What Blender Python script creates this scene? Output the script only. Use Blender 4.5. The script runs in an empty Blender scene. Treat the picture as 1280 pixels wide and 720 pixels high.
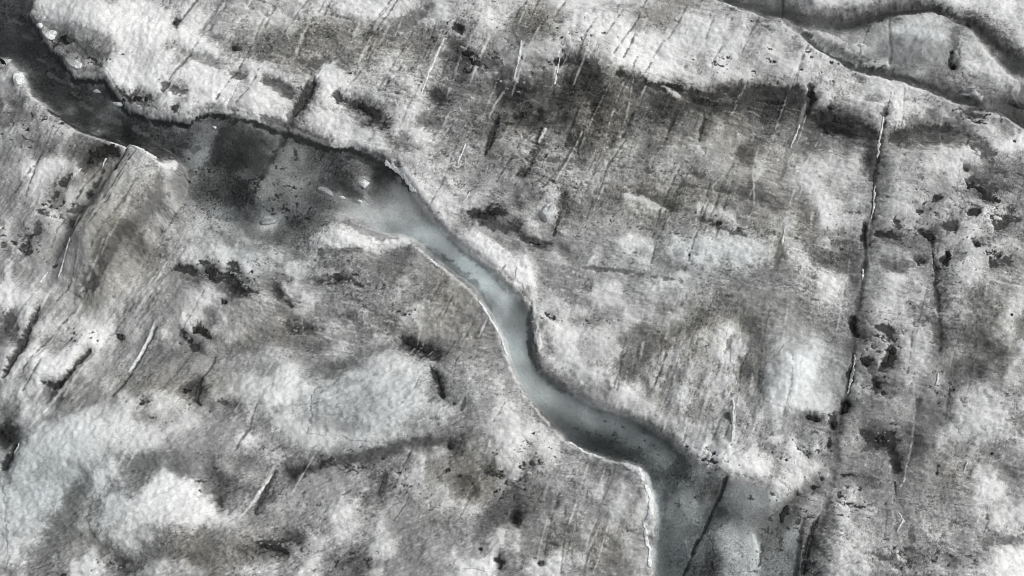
import bpy, math, random
import numpy as np

# ------------------------------------------------------------------ viewpoint of the drone
PITCH = math.radians(62.0)          # looking down from the horizontal
HFOV = math.radians(60.0)
CAM_H = 34.0
TH = math.tan(HFOV / 2)
sP, cP = math.sin(PITCH), math.cos(PITCH)

def px_to_ground(u, v, z=0.0):
    nx = (np.asarray(u, float) - 640) / 640 * TH
    ny = (360 - np.asarray(v, float)) / 640 * TH
    t = (CAM_H - z) / (sP - ny * cP)
    return nx * t, t * (cP + ny * sP)

def ground_to_px(x, y):
    d = np.maximum(y * cP + CAM_H * sP, 6.0)
    yu = y * sP - CAM_H * cP
    return 640 + x / d / TH * 640, 360 - yu / d / TH * 640

# ------------------------------------------------------------------ noise helpers
_rng = np.random.RandomState(7)
_TAB = _rng.rand(64, 256, 256).astype(np.float32)

def vnoise(x, y, seed):
    T = _TAB[seed % 64]
    xf = np.floor(x); yf = np.floor(y)
    fx = (x - xf).astype(np.float32); fy = (y - yf).astype(np.float32)
    xi = xf.astype(np.int32) & 255; yi = yf.astype(np.int32) & 255
    x1 = (xi + 1) & 255; y1 = (yi + 1) & 255
    fx = fx * fx * (3 - 2 * fx); fy = fy * fy * (3 - 2 * fy)
    a = T[yi, xi] * (1 - fx) + T[yi, x1] * fx
    b = T[y1, xi] * (1 - fx) + T[y1, x1] * fx
    return a * (1 - fy) + b * fy

def fbm(x, y, scale, octs, seed, ang=0.0, stretch=1.0, gain=0.55):
    c, s = math.cos(ang), math.sin(ang)
    X = (x * c + y * s) / (scale * stretch); Y = (-x * s + y * c) / scale
    out = 0; a = 1.0; tot = 0
    for k in range(octs):
        out = out + a * (vnoise(X + 17.3 * k, Y + 9.1 * k, seed + k) - 0.5)
        tot += a; a *= gain; X = X * 2.03; Y = Y * 2.03
    return out / tot * 2.0          # about -1..1, typically +-0.5

def sstep(a, b, x):
    t = np.clip((x - a) / (b - a), 0, 1)
    return t * t * (3 - 2 * t)

# ------------------------------------------------------------------ survey raster of the ice (photo pixels + margin)
M = 160
W, Hh = 1280 + 2 * M, 720 + 2 * M
UU, VV = np.meshgrid(np.arange(W, dtype=np.float32) - M + 0.5, np.arange(Hh, dtype=np.float32) - M + 0.5)

# brightness of the ice on a 10 px survey grid, 0 black silt and shade .. 15 clean snow; bank shade is baked in with the dirt
DIRT_SHADE = [
 [5,5,5,5,9,12,12,13,13,13,12,12,8,7,8,9,8,9,10,10,10,9,6,9,10,9,8,8,6,8,9,8,8,8,8,11,9,11,11,11,11,12,12,12,12,12,11,11,11,11,11,11,11,8,9,8,9,9,10,10,11,11,10,10,11,11,10,9,8,11,11,12,12,12,11,11,11,12,11,9,12,10,8,8,8,8,9,8,9,5,4,5,6,7,6,6,8,6,9,10,11,12,12,12,10,11,12,12,12,12,11,9,10,8,8,9,11,13,13,13,13,13,13,13,13,12,12,12],
 [5,5,4,9,8,12,12,11,11,11,11,10,11,11,9,11,12,13,13,12,11,10,10,10,11,8,9,8,11,11,11,9,9,10,9,8,9,10,8,11,11,9,11,12,12,11,12,13,11,11,12,11,9,7,11,11,9,8,9,9,11,9,11,11,9,9,10,8,10,11,11,11,11,12,11,9,7,8,8,11,10,9,10,8,8,8,7,9,11,11,8,5,5,6,6,5,7,5,6,6,9,10,11,10,8,8,7,7,7,6,5,4,5,4,6,6,6,8,12,12,13,12,13,13,12,13,11,12],
 [5,4,4,4,6,10,11,11,11,10,12,12,12,12,12,12,11,12,12,13,12,11,9,12,11,11,9,8,9,8,9,10,11,9,11,11,9,10,9,11,9,8,11,12,12,12,12,12,12,12,11,8,7,11,12,12,8,9,10,11,11,11,11,9,9,8,8,7,7,9,10,11,11,11,11,11,9,10,9,7,8,7,7,9,10,12,12,12,9,8,10,11,11,11,8,5,6,4,5,5,6,6,5,6,5,4,4,4,5,6,6,5,9,11,11,11,11,10,8,8,8,10,11,11,12,12,10,11],
 [4,4,4,4,6,11,7,8,9,11,12,12,12,12,12,12,12,13,12,11,13,11,5,10,12,10,7,9,9,10,10,11,11,12,10,11,10,8,8,10,8,7,9,7,7,8,9,9,9,7,6,8,9,11,12,12,11,7,10,12,12,12,11,9,6,7,7,6,10,8,9,11,12,13,12,12,12,11,9,8,9,8,8,9,9,10,11,12,11,10,12,9,11,7,9,7,10,8,7,4,4,6,6,6,6,6,5,6,7,9,10,9,11,12,12,12,12,8,7,9,5,4,8,11,11,11,12,11],
 [4,4,4,4,4,8,11,10,9,10,11,11,11,11,12,12,13,13,13,13,13,9,11,12,13,8,8,11,10,8,8,8,9,8,8,9,11,7,8,7,5,6,8,8,8,8,6,7,7,9,9,7,6,8,8,9,9,6,7,9,11,11,10,8,6,7,6,6,11,11,12,12,12,12,12,12,12,13,12,7,9,10,11,12,12,12,11,11,12,12,11,8,11,8,7,9,11,11,11,8,6,8,8,7,6,7,8,8,8,8,9,9,11,11,10,10,10,10,9,12,4,6,6,7,9,11,12,12],
 [4,4,4,4,4,8,8,4,5,8,9,10,10,11,12,12,11,10,13,13,12,12,12,12,13,12,7,5,11,8,8,9,7,6,7,6,6,7,7,7,7,7,8,8,8,7,6,8,7,7,7,7,6,6,8,11,7,11,9,11,8,9,8,8,7,6,6,8,9,10,12,9,11,12,13,11,10,12,11,12,12,12,12,13,13,12,11,11,12,12,9,11,11,9,10,10,9,9,11,11,9,10,9,9,10,10,6,10,8,8,8,7,10,11,12,12,11,9,8,10,11,11,7,6,7,9,11,12],
 [5,4,4,4,4,4,4,8,7,7,7,8,9,8,9,11,12,9,13,12,10,8,7,11,13,13,12,12,9,4,4,9,6,7,8,7,8,7,7,7,8,7,8,9,9,8,8,7,8,9,8,7,7,6,6,11,5,4,11,12,8,9,11,8,5,7,11,9,11,11,12,11,11,9,11,8,11,12,13,12,12,12,12,12,11,10,11,11,12,12,11,12,11,9,9,11,11,9,7,7,11,11,10,7,6,9,8,12,11,9,7,6,9,9,9,11,11,10,7,10,11,11,11,7,5,6,9,12],
 [9,6,4,4,4,4,4,4,6,8,7,5,6,8,9,11,11,12,10,9,12,12,9,11,9,8,10,12,12,11,9,7,6,6,8,8,9,8,8,7,7,7,7,7,8,9,8,9,10,11,9,9,7,8,11,6,6,5,5,7,9,5,8,7,9,12,11,10,11,11,7,8,7,10,10,11,12,12,12,12,12,13,9,12,12,11,10,9,12,12,11,12,8,7,10,11,11,9,9,10,11,11,12,11,11,8,5,6,7,7,7,7,8,8,9,9,9,8,6,12,11,7,11,8,11,6,5,6],
 [8,10,8,4,4,4,4,4,7,8,8,11,7,9,12,12,13,11,9,11,13,11,7,10,13,12,8,7,10,12,12,12,12,10,8,9,10,8,8,8,12,11,5,6,11,9,8,10,11,11,8,8,9,9,11,6,5,6,7,5,10,6,12,8,7,11,8,7,9,9,11,8,5,5,8,8,12,13,13,13,12,13,13,11,11,8,9,7,11,12,12,10,7,9,8,9,9,11,10,11,12,11,12,11,11,7,11,7,9,11,11,8,9,9,8,9,9,8,4,9,11,10,12,12,9,7,5,5],
 [11,9,13,4,4,4,4,4,5,9,6,7,6,13,13,13,12,12,12,13,12,11,13,13,12,11,12,11,10,8,5,10,12,13,12,11,8,7,7,9,13,13,12,9,11,10,10,10,12,9,9,9,9,10,9,8,7,6,6,11,9,11,8,7,10,11,9,9,8,11,8,8,7,6,5,10,9,8,10,12,13,13,13,13,13,12,12,9,10,12,12,12,11,12,10,9,8,11,11,12,11,11,9,9,11,11,8,9,11,11,9,6,6,9,11,8,7,8,7,8,11,12,12,13,12,5,4,5],
 [8,6,12,4,4,5,5,5,4,3,4,6,4,5,12,13,13,13,11,13,12,11,11,13,13,12,12,12,12,11,9,11,11,7,9,12,13,12,10,7,13,13,12,12,9,7,9,10,9,11,11,11,8,11,9,7,7,6,8,7,8,7,6,9,7,5,7,6,7,9,6,6,5,5,4,7,7,5,5,8,9,12,11,12,8,11,12,12,11,9,11,12,12,11,8,8,9,9,12,12,11,9,12,11,9,11,11,9,11,11,12,10,11,11,6,5,6,7,9,8,8,7,8,9,12,13,8,8],
 [8,6,8,8,5,4,5,5,4,4,4,8,6,4,6,10,12,9,10,12,11,6,7,8,12,13,13,11,12,13,9,10,12,11,7,6,8,7,8,4,12,13,10,11,10,11,11,11,8,7,9,10,11,8,4,7,8,7,6,6,7,7,5,6,4,4,5,6,7,8,6,6,5,4,5,7,8,8,7,5,5,6,7,8,5,6,7,6,7,6,6,5,6,5,5,4,4,4,5,7,11,9,11,10,12,11,8,9,11,12,12,11,12,12,12,11,8,5,4,5,8,9,8,8,9,8,9,6],
 [7,3,5,9,9,5,4,5,5,4,4,4,3,7,12,7,6,6,6,9,8,12,13,9,11,8,11,13,13,12,10,11,13,13,13,8,6,5,4,8,13,11,7,7,5,6,11,12,9,9,8,8,10,7,4,5,6,7,9,8,8,9,5,5,4,6,8,7,7,5,6,6,7,6,6,5,7,8,8,7,7,6,6,6,9,8,4,4,4,7,8,7,6,6,6,5,4,4,5,5,7,7,11,11,8,11,11,11,7,8,11,11,11,9,9,11,11,11,9,5,5,9,8,7,7,7,9,6],
 [9,6,5,11,11,9,4,4,7,4,3,5,6,5,4,5,10,10,8,9,12,12,8,7,12,12,11,12,12,9,10,11,12,12,12,12,11,5,5,11,10,11,11,7,6,6,5,7,8,9,11,11,11,8,7,6,7,9,8,6,6,8,6,8,7,7,7,7,8,6,5,6,8,7,4,6,7,8,7,8,8,7,6,6,6,6,7,6,6,5,6,6,7,6,7,6,6,6,6,7,5,4,12,9,5,9,8,9,11,13,12,12,12,12,11,9,7,9,11,11,9,7,4,8,6,6,3,2],
 [8,5,6,6,6,11,11,7,3,4,4,5,6,5,4,3,4,4,8,11,12,11,6,11,13,8,6,6,7,7,9,10,12,10,12,12,7,5,10,12,12,11,11,11,8,11,4,6,11,12,12,12,12,11,9,9,8,8,8,6,10,7,5,7,5,5,8,5,7,8,6,6,8,8,5,8,8,8,7,7,7,7,7,6,6,8,8,9,8,9,8,9,8,7,8,6,7,6,8,6,4,7,4,5,6,6,7,9,8,11,9,12,12,10,11,11,8,11,12,9,6,4,6,11,8,7,5,2],
 [5,8,9,7,7,9,11,10,8,4,3,5,5,4,4,3,4,4,4,5,5,4,8,8,5,6,6,6,6,5,5,9,10,8,11,11,5,9,11,11,11,11,9,12,8,4,3,5,6,12,12,8,6,6,7,8,9,7,7,6,8,6,5,6,7,6,5,5,7,7,6,7,9,7,5,8,9,8,6,8,7,6,7,7,6,9,9,9,7,11,8,9,8,8,8,6,7,8,9,8,7,7,4,4,3,4,5,6,9,9,11,12,12,8,6,7,8,7,11,8,11,8,11,9,8,8,9,5],
 [9,11,9,9,6,9,9,11,13,8,6,9,5,4,4,2,3,5,5,4,5,6,6,6,7,6,9,8,5,5,5,5,6,9,8,5,6,6,6,9,11,11,11,12,12,12,10,11,9,13,12,12,12,11,8,9,7,7,7,5,7,5,8,9,9,9,7,4,10,6,7,8,7,8,7,7,6,8,7,8,8,8,9,7,9,9,9,8,9,11,10,7,7,8,8,7,7,9,9,7,8,8,7,5,4,3,4,6,8,8,9,7,5,6,6,5,6,6,6,7,8,10,12,12,8,7,9,11],
 [9,9,5,7,5,8,7,8,8,5,5,7,11,12,10,3,3,4,5,4,5,6,6,7,8,8,7,5,5,5,4,4,5,6,7,5,6,6,5,4,5,7,11,11,11,9,8,12,7,7,6,11,12,12,9,7,7,8,8,8,9,6,9,9,9,11,9,6,9,8,8,5,6,6,6,8,6,8,8,8,9,8,9,8,9,9,9,8,9,9,10,9,11,7,5,6,8,8,8,9,9,8,9,11,8,5,6,6,4,4,9,4,4,7,8,8,7,5,6,8,8,6,11,13,11,8,11,13],
 [7,8,9,9,7,5,6,9,7,6,6,8,6,3,3,10,10,4,3,4,5,5,6,8,10,9,5,5,5,4,5,5,6,7,6,8,8,7,6,5,4,5,7,7,9,11,11,12,10,8,7,9,8,9,8,8,8,8,10,8,9,7,8,9,8,9,8,5,7,8,8,6,6,5,7,8,8,11,11,10,9,6,7,11,9,9,11,9,11,9,9,9,8,6,7,7,9,9,10,8,6,6,7,9,9,7,8,8,4,5,9,7,5,6,8,8,10,9,9,9,11,9,7,9,13,13,13,12],
 [6,8,9,11,6,8,9,9,7,6,6,5,4,6,3,8,11,12,6,6,4,4,7,8,9,8,5,4,4,3,4,5,5,4,5,8,5,7,5,6,7,5,6,6,7,6,7,12,12,12,13,12,11,9,8,8,8,9,8,9,8,6,8,9,9,10,7,8,9,9,8,9,7,8,8,7,8,9,9,9,8,9,8,9,9,9,9,10,8,9,9,8,7,6,8,9,7,8,11,9,9,11,9,11,9,7,11,8,6,5,8,8,9,9,9,11,10,11,11,12,12,12,11,6,7,8,9,7],
 [8,8,10,12,13,12,12,12,9,8,6,5,7,7,9,8,7,9,11,8,3,3,7,5,9,8,5,5,4,4,5,5,5,6,9,8,7,6,6,7,6,6,5,6,6,7,5,4,4,8,12,12,11,11,9,9,10,8,8,8,7,8,6,8,8,8,8,9,9,8,7,11,7,9,9,9,9,9,9,7,8,9,9,11,9,9,7,7,9,9,9,9,8,6,10,9,9,8,9,9,11,11,11,11,11,11,11,7,4,6,6,9,9,9,9,11,11,11,11,12,11,12,11,7,6,6,7,7],
 [8,8,10,12,12,11,11,11,8,12,8,7,8,7,9,6,9,11,11,9,8,12,6,8,7,6,6,6,5,7,8,6,5,8,8,7,6,7,7,7,7,5,4,5,6,7,4,3,4,5,8,11,11,11,8,7,6,8,8,7,9,10,9,8,8,4,6,7,7,5,9,9,9,10,9,8,8,8,8,8,8,9,11,9,8,9,8,8,8,8,10,9,10,8,11,9,9,8,9,11,11,11,11,11,10,11,11,8,7,6,7,9,8,9,11,11,11,11,12,12,6,6,9,7,6,6,7,6],
 [8,7,8,11,11,11,9,7,5,8,8,9,9,9,8,7,11,9,9,11,8,11,6,6,5,5,6,6,5,4,4,6,7,7,6,8,9,8,6,5,8,6,4,4,6,11,6,5,6,7,7,11,12,11,9,8,11,8,8,7,9,11,9,9,11,8,7,8,7,7,8,9,10,11,8,11,8,8,8,7,8,8,8,8,7,8,8,8,8,8,8,8,9,7,10,8,9,7,9,11,12,12,9,7,11,11,10,11,11,6,7,9,10,9,9,9,9,8,11,11,12,6,5,6,8,8,7,7],
 [7,7,9,11,11,9,6,7,9,11,11,7,7,9,8,11,11,11,9,9,8,8,6,6,5,5,4,6,5,4,4,6,7,8,6,5,7,6,6,6,8,8,8,5,4,7,5,8,8,9,8,8,11,12,11,9,8,11,8,9,11,9,7,8,7,8,7,9,11,10,6,8,8,8,9,6,7,6,7,7,7,6,9,9,8,7,8,7,7,7,8,7,7,5,6,8,9,8,8,8,9,12,12,9,9,9,8,8,9,7,7,9,9,8,9,10,9,8,9,9,9,6,8,7,6,5,5,8],
 [7,7,8,9,11,8,5,7,11,11,9,6,6,7,8,11,11,9,8,7,6,9,8,7,6,6,6,5,5,4,5,5,8,7,7,6,7,7,6,5,5,7,9,9,7,10,7,8,9,9,8,7,7,11,12,11,11,8,9,11,9,8,10,9,6,9,6,6,11,11,5,6,9,6,7,6,7,6,11,10,8,5,6,7,7,9,8,8,8,8,8,7,6,6,6,6,6,9,7,7,7,11,12,11,9,7,8,9,11,7,8,11,11,9,7,8,9,9,8,9,6,5,7,4,8,7,11,8],
 [7,9,8,7,8,9,6,7,11,9,8,6,8,9,9,11,9,9,8,6,7,10,9,9,7,7,8,8,7,6,7,6,7,7,6,6,8,8,7,7,6,6,8,9,9,10,9,10,11,9,11,9,8,7,12,12,11,10,11,11,8,8,7,8,5,8,8,11,11,7,4,6,6,7,7,8,8,8,9,8,9,11,8,5,5,9,9,10,8,7,7,7,7,7,8,8,6,5,8,8,7,11,12,11,11,9,11,11,11,7,8,11,11,9,11,9,6,8,11,11,9,11,9,5,6,8,7,7],
 [8,8,8,8,11,7,13,9,8,6,6,8,5,9,9,11,9,7,6,5,5,8,11,9,9,9,8,7,7,7,5,6,9,9,10,6,5,6,5,6,7,7,10,11,11,11,11,11,11,11,9,8,6,6,9,11,11,8,6,4,5,4,4,9,11,10,9,11,11,11,5,8,6,7,8,8,9,9,9,8,7,9,7,9,8,8,9,11,12,11,10,9,8,6,8,8,8,7,9,8,7,11,13,11,11,8,8,7,8,6,9,11,11,11,7,6,8,8,8,9,7,6,11,11,9,9,6,8],
 [11,7,6,10,8,9,10,11,5,8,7,8,9,9,9,10,9,7,5,8,11,11,11,10,11,7,7,9,9,6,5,6,9,11,7,5,5,5,6,6,7,9,8,6,6,6,8,9,9,9,11,8,9,9,8,12,11,8,7,9,8,9,8,5,5,9,11,8,8,6,8,8,9,9,9,9,9,9,8,8,8,7,7,9,7,7,7,5,6,10,8,11,8,8,7,8,10,9,11,8,6,8,12,11,11,11,11,11,8,8,9,9,9,11,10,8,11,11,7,7,11,11,11,11,11,8,8,6],
 [12,6,6,10,5,8,11,11,6,9,11,8,9,9,9,8,9,7,6,7,11,11,11,11,10,8,8,6,8,8,6,6,6,5,5,6,6,6,7,8,11,11,11,12,12,11,8,7,7,7,9,11,11,11,11,8,8,11,8,11,9,9,7,6,5,8,11,8,7,6,9,9,9,9,7,9,7,7,9,8,7,6,8,9,8,7,9,8,9,8,6,6,7,8,7,8,8,9,12,9,7,8,12,12,11,8,9,9,4,8,11,8,9,11,8,11,8,7,6,7,11,11,11,11,8,5,5,8],
 [11,8,7,8,6,9,10,8,7,5,10,9,9,9,8,7,6,6,9,11,11,9,9,8,8,9,9,8,5,8,9,7,6,7,6,7,7,8,8,11,12,12,13,13,13,13,12,13,13,12,11,8,8,11,11,11,8,12,13,12,11,9,8,9,8,7,6,7,7,5,8,8,8,8,8,9,8,11,12,11,11,9,7,9,11,9,10,11,9,9,9,8,9,9,9,7,9,9,9,9,8,7,6,7,8,8,7,8,4,9,5,4,7,8,8,3,3,8,11,9,11,11,9,8,7,7,8,7],
 [6,11,9,6,9,8,9,7,5,8,8,9,9,8,7,6,6,6,8,9,9,9,11,11,9,8,11,11,9,9,7,8,8,9,9,8,7,8,8,11,12,12,13,13,12,13,13,12,12,8,6,9,7,8,11,11,11,10,12,13,12,11,7,6,6,9,6,7,7,8,5,8,8,8,7,7,8,11,12,12,11,11,8,11,12,11,11,12,12,11,11,11,12,12,11,9,9,7,12,9,8,8,11,11,6,6,6,7,3,8,7,6,6,6,7,7,6,8,11,11,11,7,5,8,9,9,11,8],
 [7,9,7,9,8,9,7,7,11,8,8,9,9,7,6,8,6,6,8,8,8,11,12,12,11,9,11,12,11,9,11,9,10,11,11,8,8,8,9,9,7,8,7,9,6,6,8,7,6,6,6,8,9,7,7,8,9,9,11,8,13,12,11,7,10,11,7,6,9,11,7,8,7,8,11,7,8,8,11,8,9,9,9,11,9,10,8,11,11,12,9,11,11,11,11,11,10,7,11,11,9,6,6,7,8,6,5,7,6,8,11,11,9,8,7,7,7,11,8,6,11,11,11,11,11,8,8,9],
 [11,8,11,8,9,8,9,9,11,8,9,9,8,7,7,9,8,8,7,9,8,8,9,11,11,8,6,12,9,12,11,9,9,11,8,11,12,11,9,9,7,6,6,8,7,6,7,6,6,6,7,8,8,9,8,7,11,12,12,11,8,11,12,12,13,13,9,6,8,11,10,8,8,9,10,7,9,9,8,10,11,9,7,7,9,11,11,11,7,11,8,11,11,12,11,10,9,6,11,11,12,7,5,5,6,7,6,8,6,8,7,8,11,11,6,4,9,7,7,6,11,12,11,8,7,8,6,7],
 [11,7,7,8,9,11,8,6,9,8,9,9,9,7,8,9,9,8,9,8,8,5,6,7,8,6,6,8,3,6,11,9,8,9,6,9,9,9,5,8,9,8,7,9,8,8,8,7,7,7,8,8,8,7,8,11,8,11,12,11,10,7,11,12,13,13,12,8,6,7,8,7,9,11,8,8,9,9,8,9,11,8,9,8,7,7,8,9,11,8,8,9,9,9,8,7,8,8,8,8,11,11,12,11,10,7,6,7,8,8,8,5,6,7,8,8,8,5,8,11,11,11,9,7,6,7,6,9],
 [11,8,9,8,11,8,6,11,7,9,11,8,7,8,9,9,11,9,9,8,8,8,7,6,4,5,6,6,4,6,5,7,8,6,8,5,9,6,9,6,8,5,4,5,7,8,6,8,7,9,11,8,8,8,7,6,11,7,11,12,11,9,6,7,13,13,12,6,7,9,7,7,8,8,7,7,8,9,8,8,7,7,8,8,12,11,8,9,8,8,7,7,8,8,7,7,7,8,8,9,8,7,11,12,11,11,7,7,8,7,11,11,9,9,9,8,8,5,8,11,12,11,11,9,8,8,8,8],
 [12,11,8,11,8,7,11,8,9,9,7,6,8,9,9,11,11,9,11,10,8,8,8,8,7,11,8,4,4,5,9,7,8,5,3,9,12,8,8,9,9,8,8,8,8,5,8,8,7,8,8,9,8,7,8,8,9,11,8,12,12,11,9,8,12,13,12,8,8,7,8,7,8,6,11,11,12,11,7,10,11,12,12,11,11,9,9,9,8,9,10,7,7,7,8,7,7,8,8,9,8,8,11,12,12,11,7,7,9,8,12,13,11,8,11,9,8,6,8,11,12,9,8,11,8,9,8,9],
 [12,12,11,12,12,11,10,10,9,6,7,8,9,9,9,10,11,10,9,8,8,7,8,11,10,11,11,8,6,4,4,7,9,8,6,5,7,12,11,9,8,7,7,6,7,8,8,8,9,11,8,7,8,8,8,8,9,7,7,11,8,11,10,11,10,7,12,9,9,7,8,7,9,9,11,11,11,11,8,8,11,11,9,9,9,11,10,7,9,7,7,8,7,7,7,9,7,8,8,9,8,8,9,11,11,9,7,8,9,8,8,11,8,8,9,11,9,6,9,8,9,7,6,8,9,7,9,11],
 [12,12,11,11,8,7,9,11,9,8,8,8,9,11,10,8,8,9,8,8,8,8,8,9,11,11,9,6,8,9,10,9,9,9,8,6,8,11,11,6,6,8,9,9,7,8,7,8,7,7,8,11,11,11,9,8,11,9,8,8,10,7,11,9,4,4,12,9,11,11,11,8,8,7,9,11,11,11,8,9,8,8,9,9,9,9,8,9,9,6,6,7,8,8,7,7,8,9,7,8,8,8,11,11,10,9,8,8,8,8,11,11,9,10,11,11,8,5,8,9,7,6,7,8,8,9,11,11],
 [11,8,9,12,6,9,9,9,8,8,9,9,11,9,9,8,8,9,8,8,8,7,9,9,12,6,8,10,9,9,7,7,9,8,7,7,11,11,8,6,7,7,8,6,8,9,7,7,6,7,9,12,9,7,11,9,10,8,9,8,9,9,7,11,5,4,8,12,8,8,11,11,12,12,8,8,7,8,11,9,10,9,6,7,8,7,8,8,8,7,8,7,7,8,8,8,8,7,8,7,7,8,9,9,9,11,8,8,6,9,11,11,11,7,9,9,8,5,8,8,8,7,6,8,8,11,11,10],
 [8,6,11,11,7,11,9,9,10,11,11,9,11,11,8,9,9,9,9,8,8,8,12,12,12,7,6,11,8,9,9,8,8,9,8,7,6,6,6,8,9,9,6,9,6,8,8,7,7,7,11,10,9,7,8,8,8,7,6,7,8,8,11,8,8,4,8,12,11,9,11,8,8,7,6,8,8,8,12,11,9,11,8,11,12,8,8,7,6,8,7,6,6,7,7,8,7,8,8,7,7,8,8,8,8,8,8,5,8,9,11,11,10,8,7,7,9,8,9,11,9,7,8,7,8,11,11,9],
 [5,8,11,7,11,12,11,8,9,11,11,12,12,11,8,9,11,8,10,8,8,6,8,12,5,8,12,9,8,9,9,8,8,8,8,6,6,6,5,8,11,11,9,9,7,8,7,7,6,9,8,8,9,8,9,9,8,8,8,8,7,9,11,7,9,6,6,8,11,12,11,10,9,9,9,11,11,11,11,8,7,9,9,9,10,8,6,6,8,8,7,9,7,5,6,8,8,8,9,8,7,8,7,7,7,8,8,5,7,9,9,9,10,9,6,7,7,8,9,9,8,6,6,8,11,11,7,7],
 [5,6,11,7,11,10,8,8,9,11,12,13,12,9,6,10,11,8,6,9,12,7,4,6,8,7,5,10,11,8,7,8,7,7,7,7,7,7,9,8,9,6,7,8,7,7,11,11,9,7,5,7,8,8,7,9,9,8,9,7,8,7,11,10,8,7,6,11,8,11,12,12,11,11,11,11,11,9,8,7,7,7,7,6,6,7,7,9,8,11,12,12,7,5,5,8,10,8,9,9,8,8,7,7,7,8,8,3,7,9,6,8,9,11,9,9,6,6,7,6,7,6,7,8,9,11,7,6],
 [7,7,6,7,9,5,7,8,8,11,12,12,12,11,7,7,8,7,9,6,8,11,6,5,6,9,8,7,6,6,6,7,7,8,7,6,7,7,6,5,7,8,11,8,7,8,8,8,8,6,4,3,4,6,8,8,7,8,9,7,9,8,9,11,11,8,5,11,8,11,12,12,9,9,11,11,11,8,8,8,8,7,7,8,9,8,9,11,9,11,12,9,11,8,6,9,10,9,9,9,9,9,8,8,8,7,7,3,4,9,8,7,10,9,11,9,7,5,6,6,5,5,6,9,11,11,8,6],
 [11,10,5,11,12,9,8,11,11,11,7,10,8,8,8,8,9,9,7,5,7,6,6,6,5,7,6,7,8,9,9,9,11,11,11,11,8,8,7,8,9,11,11,8,8,8,8,8,9,9,8,6,4,3,3,6,8,7,8,8,9,8,8,11,11,8,5,12,6,10,12,12,9,9,10,11,12,11,9,8,7,8,8,8,9,8,8,9,9,9,12,11,12,7,7,8,10,11,9,8,9,12,9,7,7,6,6,7,7,8,11,7,9,11,11,9,7,4,7,8,9,8,5,5,8,9,9,12],
 [11,6,11,13,13,12,11,11,12,11,6,11,9,8,8,9,11,9,6,5,6,8,7,6,9,8,8,9,9,9,11,9,11,11,11,11,8,8,7,7,7,8,8,7,8,9,11,11,11,11,11,9,8,9,5,7,8,9,8,8,9,8,9,11,11,11,8,7,11,11,12,12,11,8,9,11,11,9,7,6,6,9,11,12,9,8,7,7,8,12,12,11,12,7,9,9,9,9,9,10,11,11,11,8,7,5,6,9,8,8,12,6,9,9,11,9,6,6,9,9,7,8,8,7,5,7,7,13],
 [11,9,11,9,12,13,11,11,13,7,9,9,8,8,8,9,11,6,6,5,8,9,6,8,8,9,7,7,8,8,8,9,8,8,8,12,11,9,7,6,8,5,6,8,8,11,11,11,11,11,12,12,12,11,8,8,9,9,10,8,8,7,8,8,9,8,9,5,8,11,12,11,11,9,8,9,9,6,6,8,7,9,11,11,9,8,9,9,9,9,12,13,6,8,8,10,8,12,12,13,12,11,9,8,7,7,8,5,4,11,5,6,9,9,11,7,6,7,8,6,7,5,5,7,8,8,11,8],
 [9,12,7,10,13,13,13,12,7,9,11,9,8,8,9,8,9,8,6,7,8,8,7,7,5,8,8,9,9,11,11,11,8,7,11,12,12,9,7,8,5,6,9,12,11,11,9,11,11,9,11,11,11,8,5,9,9,8,11,9,9,7,8,9,9,9,8,6,5,7,9,9,12,12,12,11,9,6,5,7,8,9,9,8,7,9,11,8,9,8,9,11,5,5,7,11,9,12,13,12,12,11,8,7,8,7,5,8,4,8,5,6,8,9,9,7,7,5,5,6,7,5,5,8,6,11,9,9],
 [11,9,9,9,11,8,6,5,7,6,8,9,9,11,9,7,7,7,6,7,8,7,7,6,4,8,8,9,9,8,11,12,11,11,12,12,11,11,9,7,11,9,9,7,8,9,11,12,11,11,11,11,11,11,5,6,8,8,11,8,7,9,11,8,8,9,9,9,7,6,7,7,10,9,11,8,12,9,7,11,8,11,11,7,7,9,11,7,11,11,11,12,9,6,5,11,9,12,13,12,12,9,7,8,9,5,9,8,6,8,9,9,9,9,7,6,9,6,5,6,7,9,8,9,6,11,11,9],
 [11,8,11,12,12,7,5,7,9,7,9,7,9,11,6,8,6,7,7,7,7,8,7,4,6,5,12,8,11,9,12,12,11,11,9,11,11,11,11,9,9,9,9,11,11,9,11,11,11,12,11,11,11,9,6,7,8,6,9,9,8,9,11,7,9,7,8,9,9,9,8,8,6,8,8,8,9,12,13,12,8,8,9,7,11,12,8,8,11,11,11,9,9,11,6,10,13,12,13,12,11,9,8,8,8,6,11,7,6,5,5,9,9,9,7,6,9,6,6,6,9,11,11,8,6,10,11,8],
 [10,8,11,7,9,9,7,5,6,7,8,7,8,7,6,11,9,7,9,11,11,9,8,6,6,6,11,12,8,9,9,11,11,12,12,12,12,9,11,8,11,11,9,9,10,9,9,10,11,11,11,11,11,9,5,6,7,8,8,11,9,8,11,9,8,8,7,9,9,9,9,8,7,8,8,7,10,11,12,12,9,8,7,7,11,12,8,11,11,11,10,8,9,11,7,11,12,12,12,11,11,9,9,9,8,8,9,11,7,6,6,6,7,8,7,7,8,6,5,9,11,11,11,11,8,8,6,6],
 [8,6,9,11,9,8,6,8,7,8,8,7,9,10,7,11,11,8,7,11,11,11,11,8,7,7,5,9,6,4,9,9,8,11,13,12,11,7,10,8,9,9,9,9,9,9,9,11,11,11,11,11,11,11,8,7,5,8,6,9,8,9,11,11,9,8,7,5,7,8,8,9,9,9,7,8,9,9,12,12,12,11,7,7,9,12,8,8,8,11,9,8,13,9,7,11,13,13,12,12,11,11,11,9,9,4,6,6,7,8,9,9,8,9,6,8,8,6,6,11,11,11,11,11,9,8,8,11],
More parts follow.
